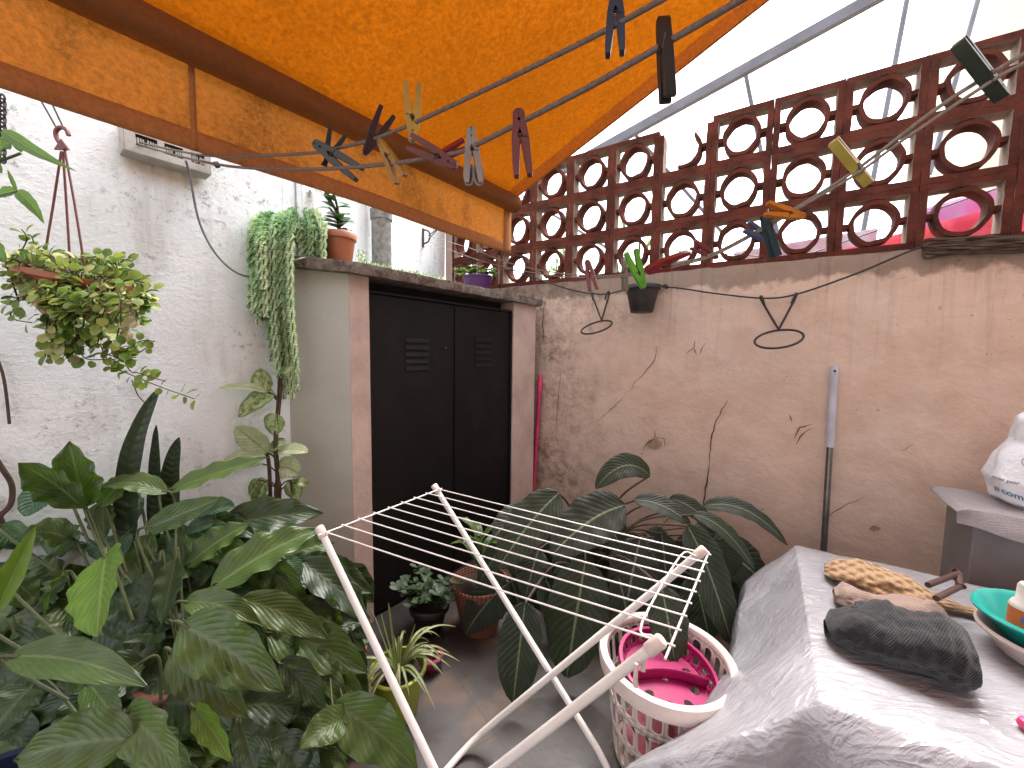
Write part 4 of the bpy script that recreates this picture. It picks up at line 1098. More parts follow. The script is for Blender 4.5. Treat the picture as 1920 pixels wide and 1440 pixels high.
mb.tube(bez([q0 + V((-.055, -.045, -.04)), q0 + V((-.01, -.04, -.005)), q0 + V((.03, -.02, .004)), q0 + V((.04, .02, .0))], 8), [.017+.003*math.sin(i*1.7) for i in range(25)], 12)
mb.build('tied_end', M['k_dark'], dk)

# teal basin, white basin, bottle
tz = zT+.02
bcn = onz(1972, 1245, zT+.01)
def basin(name, c, r0, r1, h, mat, label):
    root = thing(name, c, label, 'basin'); mb = MB(); th = .004
    mb.lathe([(0, 0), (r0, 0), (r0+.012, .008), (r1, h-.01), (r1+.016, h), (r1+.021, h-.006), (r1+.019, h-.012)], Matrix.Translation(c), 56); o = mb.build('bowl', mat, root, solid=th, auto=50); return root
basin('basin', bcn + V((.005, -.0, 0)), .095, .135, .075, M['wplastic'], 'white plastic basin nested beneath the teal one')
basin('basin', bcn + V((.0, .01, .045)), .085, .135, .085, M['teal'], 'round teal plastic basin at the right edge of the table')
bt = bcn + V((-.022, .045, .055))
root = thing('squeeze_bottle', bt, 'translucent bottle with an orange label standing in the teal basin', 'bottle')
M['bottle'] = pm('cloudy_plastic', (.62, .56, .52), rough=.35, bump=0); M['label'] = pm('orange_label', (.75, .10, .02), rough=.5, bump=0); M['label2'] = pm('violet_label', (.16, .08, .25), rough=.5, bump=0)
mb = MB(); mb.lathe([(0, 0), (.038, 0), (.041, .01), (.041, .088), (.036, .10), (.030, .105), (.028, .15), (.024, .158), (0, .16)], Matrix.Translation(bt), 28); mb.build('body', M['bottle'], root, auto=50)
mb = MB(); mb.lathe([(.0418, .015), (.0418, .085)], Matrix.Translation(bt), 28); lb_ = mb.build('label', M['label'], root)
mb = MB(); dv = (CAM-bt); dv.z = 0; dv.normalize(); mb.tube([bt + dv*.0415 + Z*.06, bt + dv*.044 + Z*.06], .014, 20); mb.build('emblem', M['label2'], lb_)
# small pink thing on the sheet near the right edge
q = onz(1926, 1364, zT+.008); mb = MB(); mb.lathe([(0, 0), (.016, 0), (.018, .006), (.014, .018), (0, .022)], Matrix.Translation(q), 20)
tag(mb.build('bottle_cap', M['pinkp']), 'small pink cap lying on the sheet at the right edge', 'cap')

# brown metal handle frame behind the net bag
h0 = onz(1752, 1105, zT+.01)
a = P(1750, 1092, 1.28); b = P(1797, 1075, 1.36); c = P(1768, 1115, 1.22); d_ = P(1800, 1100, 1.30)
root = thing('handle_frame', a, 'brown metal handle with a crossbar lying beside the grey box', 'handle')
mb = MB(); mb.tube([P(1740, 1097, 1.25), b], .009, 10); mb.tube([P(1755, 1122, 1.19), d_], .009, 10); mb.build('rod', M['brownm'], root)
mb = MB(); mb.tube([P(1785, 1066, 1.37), b, d_, P(1808, 1100, 1.3)], [.008, .011, .012, .008], 10); mb.build('crossbar', M['brownm'], root)

# grey box with towel and carrier bag
gx0 = P(1818, 1050, 1.62); gx0.z = 0
fz = onplane(1797, 985, gx0, V((-U1.y, U1.x, 0))).z
gb = thing('storage_box', gx0 + U1*.35, 'grey flat sided box standing between the table and the pink wall', 'box')
mb = MB(); nn = V((-U1.y, U1.x, 0)); gz = .84
def gcut(z): return 0
a3 = [gx0, gx0 + U1*.75, gx0 + U1*.75 + nn*.3, gx0 + nn*.3]
mb.prism([(q.x, q.y) for q in a3], 0, gz); mb.build('body', M['greyobj'], gb, bevel=.006)
mb = MB(); lid = [gx0 - U1*.03 - nn*.03, gx0 + U1*.78 - nn*.03, gx0 + U1*.78 + nn*.33, gx0 - U1*.03 + nn*.33]
mb.prism([(q.x, q.y) for q in lid], gz+.001, gz+.02); mb.build('lid', M['greyobj'], gb, bevel=.004)
def towel(u, v):
    SL, SF = .10, .22; a = -SL*.7 + (.70+SL*.7)*u; b = -SF + (SF+.30)*v
    x = max(a, -.035); y = max(b, -.035); el = max(0, -.035-a); ef = max(0, -.035-b)
    front = ef*(1-.0*a); 
    z = gz+.028 - max(el*.6, ef*(.35+.9*max(0, a)))
    p_ = gx0 + U1*(x - el*.75) + nn*(y - ef*.15) + Z*z
    e = max(el, ef)
    return p_ + nn*(-.02*math.sin(a*18)*min(1, ef*8)) + Z*(.004*noise.noise(V((a*12, b*12, 0)))+.010*noise.noise(V((a*4, b*5, 2))))
mb = MB(); mb.grid(towel, 70, 60); tag(mb.build('towel', M['towel'], solid=.004), 'worn grey towel draped over the top of the grey box', 'towel')
# carrier bag
bgc = P(1978, 930, 1.62); bgc.z = gz+.03
def bagf(u, v):
    th = 2*math.pi*u; prof = [(0, .13), (.06, .18), (.25, .20), (.45, .17), (.62, .135), (.85, .125), (.93, .09), (1, .0)]
    for i in range(len(prof)-1):
        if prof[i][0] <= v <= prof[i+1][0]:
            t = (v-prof[i][0])/(prof[i+1][0]-prof[i][0]); r = prof[i][1]+(prof[i+1][1]-prof[i][1])*t; break
    c, s_ = math.cos(th), math.sin(th)
    k = 1 + .10*noise.noise(V((c*2, s_*2, v*3))) + .035*noise.noise(V((c*6, s_*6, v*9)))
    return bgc + V((r*c*k, r*s_*k, .45*v + .01*noise.noise(V((c*3, s_*3, v*5)))))
M['bag'] = pm('thin_white_film', (.84, .84, .88), (.76, .77, .82), 5, .35, .5, 18, .02)
mb = MB(); mb.grid(bagf, 64, 48, closeu=True); mb.face([mb.vert(bagf(i/24, 0)) for i in range(24)][::-1])
bag = thing('carrier_bag', bgc, 'bulging white plastic carrier bag with blue print standing on the towel', 'bag')
mb.build('film', M['bag'], bag, auto=80)
M['ink'] = pm('blue_print', (.05, .22, .38), rough=.6, bump=0); M['ink2'] = pm('grey_print', (.25, .26, .34), rough=.6, bump=0)
def wraptext(txt, size, th0, z0, mat, slant=0):
    cu = bpy.data.curves.new('t', 'FONT'); cu.body = txt; cu.size = size; cu.offset = .0006
    to = bpy.data.objects.new('t', cu); COL.objects.link(to)
    dg = bpy.context.evaluated_depsgraph_get(); me = bpy.data.meshes.new_from_object(to.evaluated_get(dg))
    mb = MB()
    for v_ in me.vertices:
        x, y = v_.co.x, v_.co.y; z = z0 + y + x*slant; th = th0 + x/.19
        u = (th/(2*math.pi)) % 1; p_ = bagf(u, max(0, min(1, z/.45))); r = V((p_.x-bgc.x, p_.y-bgc.y, 0)).normalized()
        mb.vert(p_ + r*.0025)
    for f_ in me.polygons: mb.face(list(f_.vertices))
    mb.build('print', mat, bag, smooth=False)
    bpy.data.objects.remove(to); bpy.data.curves.remove(cu)
ang0 = math.atan2(-bgc.y, -bgc.x)
wraptext('su compra', .036, ang0-.95, .055, M['ink'], 0)
wraptext('gracias por', .020, ang0-.95, .115, M['ink2'], 0)
mb = MB()
def onbag(dth, z, off=.003):
    p_ = bagf(((ang0+dth)/(2*math.pi)) % 1, z/.45); r = V((p_.x-bgc.x, p_.y-bgc.y, 0)).normalized(); return p_ + r*off
ht = []
for i in range(33):
    t = 2*math.pi*i/32; x = 16*math.sin(t)**3; y = 13*math.cos(t)-5*math.cos(2*t)-2*math.cos(3*t)-math.cos(4*t)
    ht.append(onbag(-.38 + x*.012, .20 + y*.0018))
mb.tube(ht, .0012, 5); mb.build('print', M['ink2'], bag)

# ------------------------------------------------------------------ hanging basket of creeper
hd = 1.18
hookp = P(116, 262, hd)
hb = thing('hanging_basket', P(150, 600, hd), 'hanging basket of yellow green creeper on a burgundy hook', 'hanging plant')
bc2 = P(150, 590, hd); upb = V((.18, 0, 1)).normalized()
mb = MB(); q = upb.to_track_quat('Z', 'Y').to_matrix().to_4x4(); q.translation = bc2
mb.lathe([(0, -.02), (.07, -.015), (.105, .03), (.128, .09), (.136, .095), (.136, .11), (.124, .11), (.12, .09), (0, .085)], q, 40); mb.build('bowl', M['terra'], hb)
hw = MB()
for s_, e in ((-3, (86, 470)), (0, (131, 490)), (4, (157, 492))):
    hw.tube(bez([P(118+s_, 284, hd), P((118+s_+e[0])/2, 380, hd), P(e[0], e[1], hd), P(e[0]+(e[0]-118)*.12, e[1]+60, hd+.0)], 6), .0030, 7)
hw.build('hanger_strings', M['hang'], hb)
mb = MB()
mb.tube(bez([P(129, 254, hd), P(124, 243, hd), P(113, 239, hd), P(105, 246, hd), P(106, 258, hd), P(113, 270, hd), P(122, 281, hd)], 6), .0055, 8)
mb.extr([(0, .03), (-.022, -.0), (.022, -.0)], V((1, 0, 0)), Z, P(117, 281, hd), V((0, .005, 0)))
mb.build('hook', M['hang'], hb)
mb = MB()
for a, b in (((85, 203), (106, 240)), ((104, 208), (120, 242))): mb.tube([P(2*a[0]-b[0], 2*a[1]-b[1], hd-.0), P(*a, hd), P(*b, hd)], .0022, 6)
tag(mb.build('hanging_wire', M['wire']), 'pair of thin dark wires holding up the burgundy hook', 'wire')
random.seed(21)
mb = MB(); ms = MB()
def small_leaf(mb, p_, dirv, size, tint=None, round_=True):
    N = (V((random.gauss(0, .45), random.gauss(0, .45)-.35, .9))).normalized()
    d = dirv.normalized(); N = (N - d*N.dot(d)*.6).normalized()
    t = (random.random()**1.3*.85) if tint is None else tint
    mb.leaf([p_, p_ + d*size*.5 + N*size*.08, p_ + d*size - N*size*.05], size*.85, N, p=.42, q=.42, fold=.18, rip=.02, nu=4, nv=5, tint=t)
def strand(mb, ms, pts, dens=.017, size=.026, tint=None, r=.0016):
    c = bez(pts, 8); ms.tube(c, r, 5); acc = 0
    for i in range(1, len(c)):
        acc += (c[i]-c[i-1]).length
        while acc > dens:
            acc -= dens
            T = (c[i]-c[i-1]).normalized()
            for s in (1, -1):
                side = T.cross(V((random.gauss(0, .4), -.8, random.gauss(.5, .3)))).normalized()*s
                dv_ = (side + T*.4 + Z*random.uniform(-.2, .5)).normalized()
                if random.random() < .85: small_leaf(mb, c[i] + dv_*.004, dv_, size*random.uniform(.65, 1.15), tint)
for i in range(66):
    a = random.uniform(0, 2*math.pi); r = .12*math.sqrt(random.random()); st = q @ V((r*math.cos(a), r*math.sin(a), .10))
    o_ = V((math.cos(a), math.sin(a)*.7, 0)); L = random.uniform(.05, .13)
    if i < 26: # upright tufts
        strand(mb, ms, [st, st + Z*L*.6 + o_*L*.3, st + Z*L*.6 + o_*L*.6], size=.026)
    else:
        rim = q @ V((.13*math.cos(a), .13*math.sin(a), .11)); dn = random.uniform(.03, .10) if math.cos(a) < 0 else random.uniform(.04, .15)
        strand(mb, ms, [st + Z*.01, rim + Z*.015 + o_*.01, rim + o_*.018 - Z*.04, rim + o_*.008 + V((.01, 0, 0)) - Z*dn], size=.027)
for pxs in ([(60, 560), (30, 500), (50, 450), (40, 430)], [(90, 520), (70, 480), (60, 445), (52, 440)], [(200, 560), (245, 560), (280, 545), (295, 545)], [(210, 540), (240, 525), (270, 530)],
            [(180, 640), (230, 660), (262, 640), (290, 640)], [(190, 660), (230, 672), (262, 660), (275, 652)], [(170, 600), (205, 680), (240, 700), (300, 725), (365, 748)], [(150, 650), (160, 672), (200, 674), (255, 670)], [(40, 560), (20, 590), (30, 600), (60, 605)], [(200, 610), (240, 690), (262, 700), (310, 715)], [(60, 540), (35, 560), (15, 570)]):
    strand(mb, ms, [P(x, y, hd-.03) for x, y in pxs], dens=.028, size=.030, tint=.28+.25*random.random())
for i in range(26):
    x0, y0 = random.uniform(60, 225), random.uniform(520, 575); x1, y1 = x0*.75+random.uniform(20, 65), random.uniform(590, 672)
    strand(mb, ms, [P(x0, y0, hd-.10), P((x0+x1)/2+random.uniform(-15, 20), (y0+y1)/2-8, hd-.17), P(x1, y1, hd-.12+random.uniform(0, .1))], dens=.024, size=.026)
for i in range(16):  # pinkish dried leaves at the left
    p_ = P(random.uniform(20, 75), random.uniform(490, 530), hd-.02); small_leaf(mb, p_, V((random.uniform(-1, .3), -.2, random.uniform(-.4, .4))), .034, .97)
for i in range(60):  # dry straw coloured leaves right
    p_ = P(random.uniform(185, 255), random.uniform(560, 625), hd-.06+random.uniform(0, .12)); small_leaf(mb, p_, V((random.uniform(-.4, 1), -.3, random.uniform(-.8, .3))), .028, random.choice((.8, .86, .95, .9)))
mb.build('foliage', M['creep'], hb); ms.build('stems', M['bstem'], hb)

# leaves of a climbing plant at the left edge
mb = MB(); dl = 1.02
def pl3(a, b, c, d): return [P(*a, d), P(*b, d), P(*c, d)]
fr = V((0.2, -1, .25)).normalized()
mb.leaf(pl3((5, 245), (60, 285), (145, 322), dl), .032, fr, p=.35, q=1.1, tint=.3)
mb.leaf(pl3((40, 285), (30, 250), (52, 275), dl+.02), .03, fr, tint=.0)
mb.leaf(pl3((32, 358), (22, 335), (14, 318), dl), .010, fr, tint=.2)
mb.leaf(pl3((30, 358), (60, 375), (83, 420), dl), .030, fr, p=.5, q=1.0, tint=.4)
mb.leaf(pl3((32, 360), (10, 358), (-20, 372), dl), .030, fr, tint=.3)
mb.leaf(pl3((-20, 300), (5, 262), (20, 280), dl), .05, fr, tint=.2)
for i in range(14):
    x, y = random.uniform(-160, -10), random.uniform(200, 600); mb.leaf(pl3((x, y), (x+20, y+15), (x+45, y+45), dl), .05, fr, tint=random.random())
vp = thing('climbing_plant', P(-70, 600, dl), 'thin green climber with long pointed leaves entering at the left edge', 'plant')
mb.build('foliage', M['vine'], vp)
mb = MB(); mb.tube(bez([P(-80, 620, dl), P(-60, 400, dl), P(-30, 310, dl), P(0, 302, dl), P(40, 287, dl)]), .003, 6); mb.tube(bez([P(-60, 400, dl), P(-20, 375, dl), P(32, 360, dl)]), .003, 6); mb.build('stems', M['stem'], vp)
# dark chain at the left edge
mb = MB()
for i in range(16):
    c = lwall(4, 185+i*7.5, .03); t0 = i*1.57
    ax_ = V((math.cos(t0), math.sin(t0), 0)); mb.tube([c + ax_*.008*math.cos(t) + Z*.013*math.sin(t) for t in [2*math.pi*k/10 for k in range(11)]], .003, 5, False)
tag(mb.build('chain', M['wire']), 'dark metal chain hanging down the white wall at the left edge', 'chain')
# dead vine stems on the white wall
mb = MB(); mb.tube(bez([lwall(x, y, .012) for x, y in ((-10, 660), (5, 700), (12, 740), (18, 795))]), .004, 5); mb.tube(bez([lwall(x, y, .012) for x, y in ((-15, 850), (5, 880), (22, 910), (20, 945), (0, 970), (12, 990))]), .007, 6)
mb.tube(bez([lwall(x, y, .008) for x, y in ((247, 712), (256, 735), (262, 745), (275, 758))]), .002, 5); mb.tube(bez([lwall(x, y, .012) for x, y in ((-20, 930), (-5, 960), (8, 985))]), .006, 6)
tag(mb.build('dry_vine', M['bstem']), 'dead brown vine stems clinging to the white wall at the left', 'vine')

# ------------------------------------------------------------------ trailing succulent on the roof slab
random.seed(11)
def oct_leaf(mb, p_, d, L, wd, tint):
    mb.t = tint; a = d.orthogonal().normalized(); b = d.cross(a); m1 = p_ + d*L*.45
    i0 = mb.vert(p_); r = [mb.vert(m1 + a*wd), mb.vert(m1 + b*wd), mb.vert(m1 - a*wd), mb.vert(m1 - b*wd)]; i1 = mb.vert(p_ + d*L)
    for k in range(4): mb.face((i0, r[(k+1) % 4], r[k])); mb.face((i1, r[k], r[(k+1) % 4]))
dtail = d540-.02
sx0 = P(560, 470, 2.02)
tr = potted('trailing_succulent', V((sx0.x, sx0.y, zt)), .06, .085, .12, M['terra2'], 'pale green succulent with long braided tails hanging off the cabinet roof', 'succulent')
mb = MB(); ms = MB()
def tail(top, pts, seed=0):
    c = bez(pts, 10); step = .0085; acc = 0; tot = 0
    # resample
    out = [c[0]]; 
    for i in range(1, len(c)):
        seg = (c[i]-c[i-1]).length; k = int(seg/step)+1
        for j in range(k): out.append(c[i-1].lerp(c[i], (j+1)/k))
    ms.tube(out[::2]+[out[-1]], .002, 5)
    base = random.uniform(.0, .85)
    for i in range(0, len(out)-1):
        T = (out[i+1]-out[i]).normalized() if (out[i+1]-out[i]).length > 1e-6 else -Z
        a = T.orthogonal().normalized(); b = T.cross(a)
        for k in range(3):
            th = i*2.4 + k*2.094; d = (a*math.cos(th) + b*math.sin(th) + T*.30).normalized()
            oct_leaf(mb, out[i], d, random.uniform(.020, .027)*(1-.2*i/len(out)), .0050, min(1, max(0, base + random.gauss(0, .15))))
tails = []
for i in range(30):
    x = random.uniform(478, 545); yb = random.uniform(520, 610) if x < 500 else random.uniform(560, 700)
    tails.append((x, 400+random.uniform(0, 30), yb))
for i in range(13):
    x = random.uniform(508, 545); tails.append((x, 410, random.uniform(640, 755)))
for i in range(30):
    x = random.uniform(548, 612); tails.append((x, 398+random.uniform(0, 12), random.uniform(440, 492)))
for i in range(16):
    tails.append((random.uniform(470, 500), 405+random.uniform(0, 25), random.uniform(500, 600)))
for (x, yt, yb) in tails:
    d = dtail - random.uniform(.0, .10) if x < 548 else 1.93+random.uniform(0, .06)
    if x < 535: d = min(d, wdepth(x)-.02-random.uniform(0, .08))
    st = P(560 + (x-560)*.35, yt+10, 2.0)
    jx = random.uniform(-6, 6)
    tails_pts = [st, P(x*.7+560*.3, yt-4, (d+2.0)/2), P(x, yt+22, d), P(x+jx*.4, (yt+yb)/2, d), P(x+jx + (12 if yb > 640 else 0), yb, d)]
    tail(None, tails_pts)
mb.build('foliage', M['sedum'], tr); ms.build('stems', M['stem'], tr)
# creeping succulent carpet on the roof slab
mb = MB()
for i in range(700):
    t = random.random(); px = 668 + 165*t; dd = (cab(px, 600).y)*1.0 + random.uniform(.0, .25)
    p_ = P(px, 500, dd); p_.z = zt + random.uniform(0, .02 + (.05 if t < .12 else 0))
    oct_leaf(mb, p_, V((random.gauss(0, 1), random.gauss(0, 1)-.3, 1.2)).normalized(), .022, .005, random.random())
tag(mb.build('creeping_succulent', M['sedum']), 'low green succulent growing along the cabinet roof edge', 'ground cover', kind='stuff')

# terracotta pot with round leaved plant on the slab
def slabp(px, d): q_ = P(px, 500, d); q_.z = zt; return q_
rp_ = slabp(637, 2.08)
rub = potted('potted_plant', rp_, .058, .078, .165, M['terra'], 'terracotta pot with a dark glossy paddle leaved plant on the cabinet roof', rim=.006, rimh=.035)
mb = MB(); ms = MB(); tp = rp_ + Z*.15
random.seed(4)
for s in range(7):
    a = random.uniform(0, 6.28); o_ = V((math.cos(a), math.sin(a), 0)); L = random.uniform(.10, .24)
    stp = bez([tp, tp + Z*L*.6 + o_*.01, tp + Z*L + o_*L*.35], 5); ms.tube(stp, .006, 7)
    for k in range(3, len(stp), 3):
        for s2 in range(2):
            b = a + s2*2.6 + random.gauss(0, .6); dv_ = (V((math.cos(b)*1.3, math.sin(b), .12))).normalized()
            mb.leaf([stp[k], stp[k] + dv_*.04 + Z*.006, stp[k] + dv_*.078], .052, (Z - dv_*.1 + V((0, -.55, 0))).normalized(), p=.6, q=.42, fold=.15, rip=.01, nu=4, nv=7)
mb.build('foliage', M['rub'], rub); ms.build('stems', M['stem'], rub)
# purple pot
pp_ = slabp(896, 3.42)
pur = potted('potted_plant', pp_, .085, .125, .21, M['purple'], 'purple pot with a small leafy plant near the far end of the cabinet roof', rim=.004, rimh=.02)
mb = MB(); tp = pp_ + Z*.19; random.seed(9)
ms = MB()
for s in range(26):
    a = random.uniform(0, 6.28); o_ = V((math.cos(a)*1.5, math.sin(a), 0)); L = random.uniform(.08, .16)
    stp = bez([tp + o_*.03, tp + Z*L*.45 + o_*L*.5, tp + Z*L*random.uniform(.1, .8) + o_*L], 4); ms.tube(stp, .003, 5)
    for k in range(1, len(stp)):
        b = random.uniform(0, 6.28); dv_ = V((math.cos(b), math.sin(b), .3)).normalized()
        mb.leaf([stp[k], stp[k] + dv_*.025, stp[k] + dv_*.05], .028, (Z + V((0, -.4, 0))).normalized(), p=.5, q=.6, nu=4, nv=6)
mb.build('foliage', M['vine'], pur); ms.build('stems', M['stem'], pur)
# ball of green twine
M['twine'] = pm('green_twine', (.01, .20, .11), (.005, .12, .07), 30, .7, .6, 60)
tw = slabp(826, 3.1); mb = MB(); random.seed(2)
for i in range(26):
    ax_ = V((random.gauss(0, 1), random.gauss(0, 1), random.gauss(0, 1))).normalized(); a = ax_.orthogonal().normalized(); b = ax_.cross(a); r = random.uniform(.05, .062)
    mb.tube([tw + Z*.055 + V((1.15*(a*math.cos(t) + b*math.sin(t)).x, (a*math.cos(t) + b*math.sin(t)).y, .85*(a*math.cos(t) + b*math.sin(t)).z))*r for t in [2*math.pi*k/20 for k in range(21)]], .0045, 5, False)
mb.lathe([(0, -.04), (.035, -.03), (.048, 0), (.035, .03), (0, .04)], Matrix.Translation(tw + Z*.052), 16)
tag(mb.build('twine_ball', M['twine']), 'ball of green twine lying on the cabinet roof left of the purple pot', 'twine')
tw2 = slabp(800, 3.05); mb = MB(); mb.tube([tw2 + Z*.03 - V((.05, 0, 0)), tw2 + Z*.03 + V((.05, 0, 0))], .026, 16); tag(mb.build('tin_can', M['meter'], bevel=.003), 'small pale tin lying beside the green twine', 'tin')

# ------------------------------------------------------------------ big broad leaved clump at the left
def cd(px, py):
    d = 1.42 - (py-850)/590*.52
    if px > 450: d += (px-450)/330*.22
    return min(d, wdepth(max(px, -60))-.10)
hp = 0; FULL = 9
def hero(mb, ms, root, b, t, wpx, lift=20, tint=None, dz=0, db=0, dt=0, nrm=None, **kw):
    kw.setdefault('p', .6); kw.setdefault('q', .95); kw.setdefault('rip', .085); kw.setdefault('fold', .34); wpx *= .95
    global hp
    d0 = cd(*b)+dz+db; d1 = cd(*t)+dz+dt
    B, T = P(b[0], b[1], d0), P(t[0], t[1], d1); wd = wpx/F*(d0+d1)/2
    mid_ = (B+T)/2 + Z*(lift/F*(d0+d1)/2)
    N = V(nrm).normalized() if nrm else V((random.gauss(0, .15), -.75, .75)).normalized()
    mb.leaf([B, mid_, T], wd, N, tint=tint, nu=8, nv=18, **kw)
    if root is not None:
        hp += 1
        if hp % FULL == 0: ms.tube(bez([root, root.lerp(B, .6) + Z*.05, B + (B-mid_).normalized()*.002, B.lerp(mid_, .15)], 6), [.0027]*18 + [.0024], 6)
        else: ms.tube(bez([root.lerp(B, .72) - Z*.02, B + (B-mid_).normalized()*.03 - Z*.008, B.lerp(mid_, .15)], 6), [.0042]*12 + [.003], 6)
random.seed(31)
R1 = V((-.86, 1.02, .30)); 
lily = potted('broad_leaf_plant', V((-.86, 1.02, 0)), .13, .17, .30, M['terra'], 'huge clump of broad dark green ribbed leaves filling the lower left corner')
mA, mB_, mC, ms = MB(), MB(), MB(), MB()
rt = R1 + Z*.0
hero(mB_, ms, rt, (200, 1040), (182, 1194), 112, 14, .1, -.12, 0, -.06, (0, -.9, .45), p=.4, q=.75, rip=.05)
hero(mA, ms, rt, (158, 952), (34, 868), 78, 18, .1, .0, nrm=(-.1, -.8, .6))
hero(mA, ms, rt, (160, 950), (130, 827), 84, 0, .15, .0, nrm=(.3, -.9, .2))
hero(mB_, ms, rt, (188, 950), (250, 893), 46, 14, .0, .0, nrm=(.3, -.7, .6))
hero(mA, ms, rt, (192, 940), (195, 1010), 50, 0, .5, .02)
hero(mA, ms, rt, (316, 922), (505, 857), 50, 6, .85, .02, nrm=(0, -.55, .8))
hero(mA, ms, rt, (312, 925), (186, 915), 44, 30, .85, .0, nrm=(0, -.6, .8))
hero(mA, ms, rt, (275, 992), (420, 932), 50, 2, .05, -.04, nrm=(-.2, -.9, .3))
hero(mA, ms, rt, (395, 1105), (602, 992), 88, 22, .45, .0, nrm=(-.2, -.75, .7))
hero(mA, ms, rt, (350, 1062), (470, 982), 66, 14, .4, .04, nrm=(-.2, -.75, .7))
hero(mA, ms, rt, (345, 1130), (492, 1172), 56, 34, .7, -.08, nrm=(0, -.7, .8))
hero(mA, ms, rt, (450, 1125), (618, 1200), 66, 24, .6, -.04, nrm=(.2, -.7, .8))
hero(mA, ms, rt, (342, 1172), (533, 1298), 118, 22, .62, -.14, nrm=(.15, -.85, .6), p=.5)
hero(mA, ms, rt, (322, 1222), (468, 1348), 92, 18, .9, -.10, nrm=(.1, -.85, .55))
hero(mA, ms, rt, (18, 1232), (279, 1289), 76, 46, .5, -.14, nrm=(0, -.6, .8))
hero(mA, ms, rt, (165, 1280), (230, 1372), 58, 12, .5, -.10)
hero(mA, ms, rt, (252, 1385), (25, 1425), 118, 26, .52, -.16, nrm=(0, -.8, .6))
hero(mA, ms, rt, (236, 1332), (342, 1452), 96, 20, .97, -.16, nrm=(.1, -.85, .5))
hero(mB_, ms, rt, (362, 1325), (437, 1432), 52, 20, .6, -.12, nrm=(.2, -.9, .4))
hero(mC, ms, rt, (450, 1350), (482, 1452), 52, 8, .3, -.08)
hero(mB_, ms, rt, (-10, 1150), (68, 985), 38, 0, .6, -.12, nrm=(.6, -.8, .1), fold=.7)
hero(mA, ms, rt, (120, 1080), (84, 1152), 64, 30, .6, -.10, nrm=(-.4, -.7, .5), twist=1.0)
hero(mC, ms, rt, (330, 1045), (303, 1172), 52, 0, .5, -.02, nrm=(.2, -1, .2))
hero(mC, ms, rt, (300, 1050), (270, 1160), 60, 0, .5, .0, nrm=(-.2, -1, .2))
hero(mA, ms, rt, (130, 1010), (40, 1005), 60, 20, .2, .0)
hero(mA, ms, rt, (95, 1045), (150, 985), 70, 10, .1, .03)
hero(mC, ms, rt, (60, 1150), (130, 1085), 70, 20, .4, .0); hero(mA, ms, rt, (10, 1080), (70, 1130), 60, 14, .3, .0)
hero(mC, ms, rt, (270, 1240), (150, 1330), 90, 20, .4, -.04); hero(mC, ms, rt, (60, 1290), (-30, 1400), 110, 20, .5, -.06)
hero(mA, ms, rt, (300, 1100), (400, 1040), 60, 10, .3, .05); hero(mA, ms, rt, (420, 1075), (540, 1045), 60, 20, .3, .05)
for i in range(330):
    x = random.uniform(-60, 600); y = random.uniform(985, 1440) if x < 420 else random.uniform(1040, 1440)
    an = random.gauss(.75 if x > 200 else math.pi-.9, .65); L = random.uniform(120, 210)
    tx, ty = x+L*math.cos(an), y+L*math.sin(an)*.8
    if ty < 960 or tx > 700: continue
    hero(mC if random.random() < .6 else mA, ms, rt if random.random() < .15 else None, (x, y), (tx, ty), random.uniform(50, 80), random.uniform(8, 45), random.random()*.8, random.uniform(.06, .26), nrm=(random.gauss(0, .35), -.7, .75))
for i in range(85):
    x = random.uniform(-80, 380); y = random.uniform(1080, 1440); an = random.choice((random.gauss(.5, .5), random.gauss(2.6, .5))); L = random.uniform(100, 180)
    hero(mC if i % 3 else mA, ms, None, (x, y), (x+L*math.cos(an), y+L*math.sin(an)*.8), random.uniform(75, 120), random.uniform(8, 35), random.random()*.8, random.uniform(.02, .20), nrm=(random.gauss(0, .4), -.75, .6))
mA.build('foliage', M['spath'], lily); mB_.build('young_leaves', M['bright'], lily, label='fresh bright green leaves'); mC.build('shaded_leaves', M['spath2'], lily, label='dark green leaves, coloured darker for the shade inside the clump'); ms.build('stalks', M['stem'], lily)

random.seed(77)
gp = onz(600, 1330, 0); gp = V((-.74, 1.50, 0))
pl2 = potted('broad_leaf_plant', gp, .11, .145, .28, M['terra'], 'second broad leaved plant with yellow edged drooping leaves beside the lime pot')
mA, mC, ms = MB(), MB(), MB(); rt = gp + Z*.28; FULL = 1
for i in range(36):
    x, y = random.uniform(430, 640), random.uniform(1060, 1400); an = random.gauss(.5, .6); L = random.uniform(70, 130)
    hero(mC, ms, None, (x, y), (min(700, x+L*math.cos(an)), y+L*math.sin(an)), random.uniform(55, 90), random.uniform(8, 30), random.random()*.8, random.uniform(.12, .30), nrm=(random.gauss(0, .35), -.7, .75))
hero(mA, ms, rt, (500, 1185), (690, 1262), 96, 30, .6, .06, nrm=(.1, -.75, .7))
hero(mC, ms, rt, (525, 1240), (612, 1332), 66, 16, .6, .05); hero(mC, ms, rt, (560, 1092), (700, 1112), 70, 26, .5, .14, nrm=(0, -.7, .7))
hero(mA, ms, rt, (625, 1322), (785, 1448), 104, 34, .9, .0, nrm=(.15, -.8, .6)); hero(mA, ms, rt, (650, 1350), (560, 1405), 70, 20, .8, .0)
hero(mC, ms, rt, (600, 1180), (695, 1160), 60, 20, .5, .15); hero(mC, ms, rt, (600, 1060), (672, 1090), 50, 14, .5, .22); hero(mA, ms, rt, (500, 1350), (590, 1440), 80, 16, .3, .1)
hero(mC, ms, rt, (480, 1290), (560, 1400), 80, 16, .5, .12); hero(mC, ms, rt, (640, 1230), (690, 1310), 50, 10, .5, .12)
mA.build('foliage', M['spath'], pl2); mC.build('shaded_leaves', M['spath2'], pl2); ms.build('stalks', M['stem'], pl2)
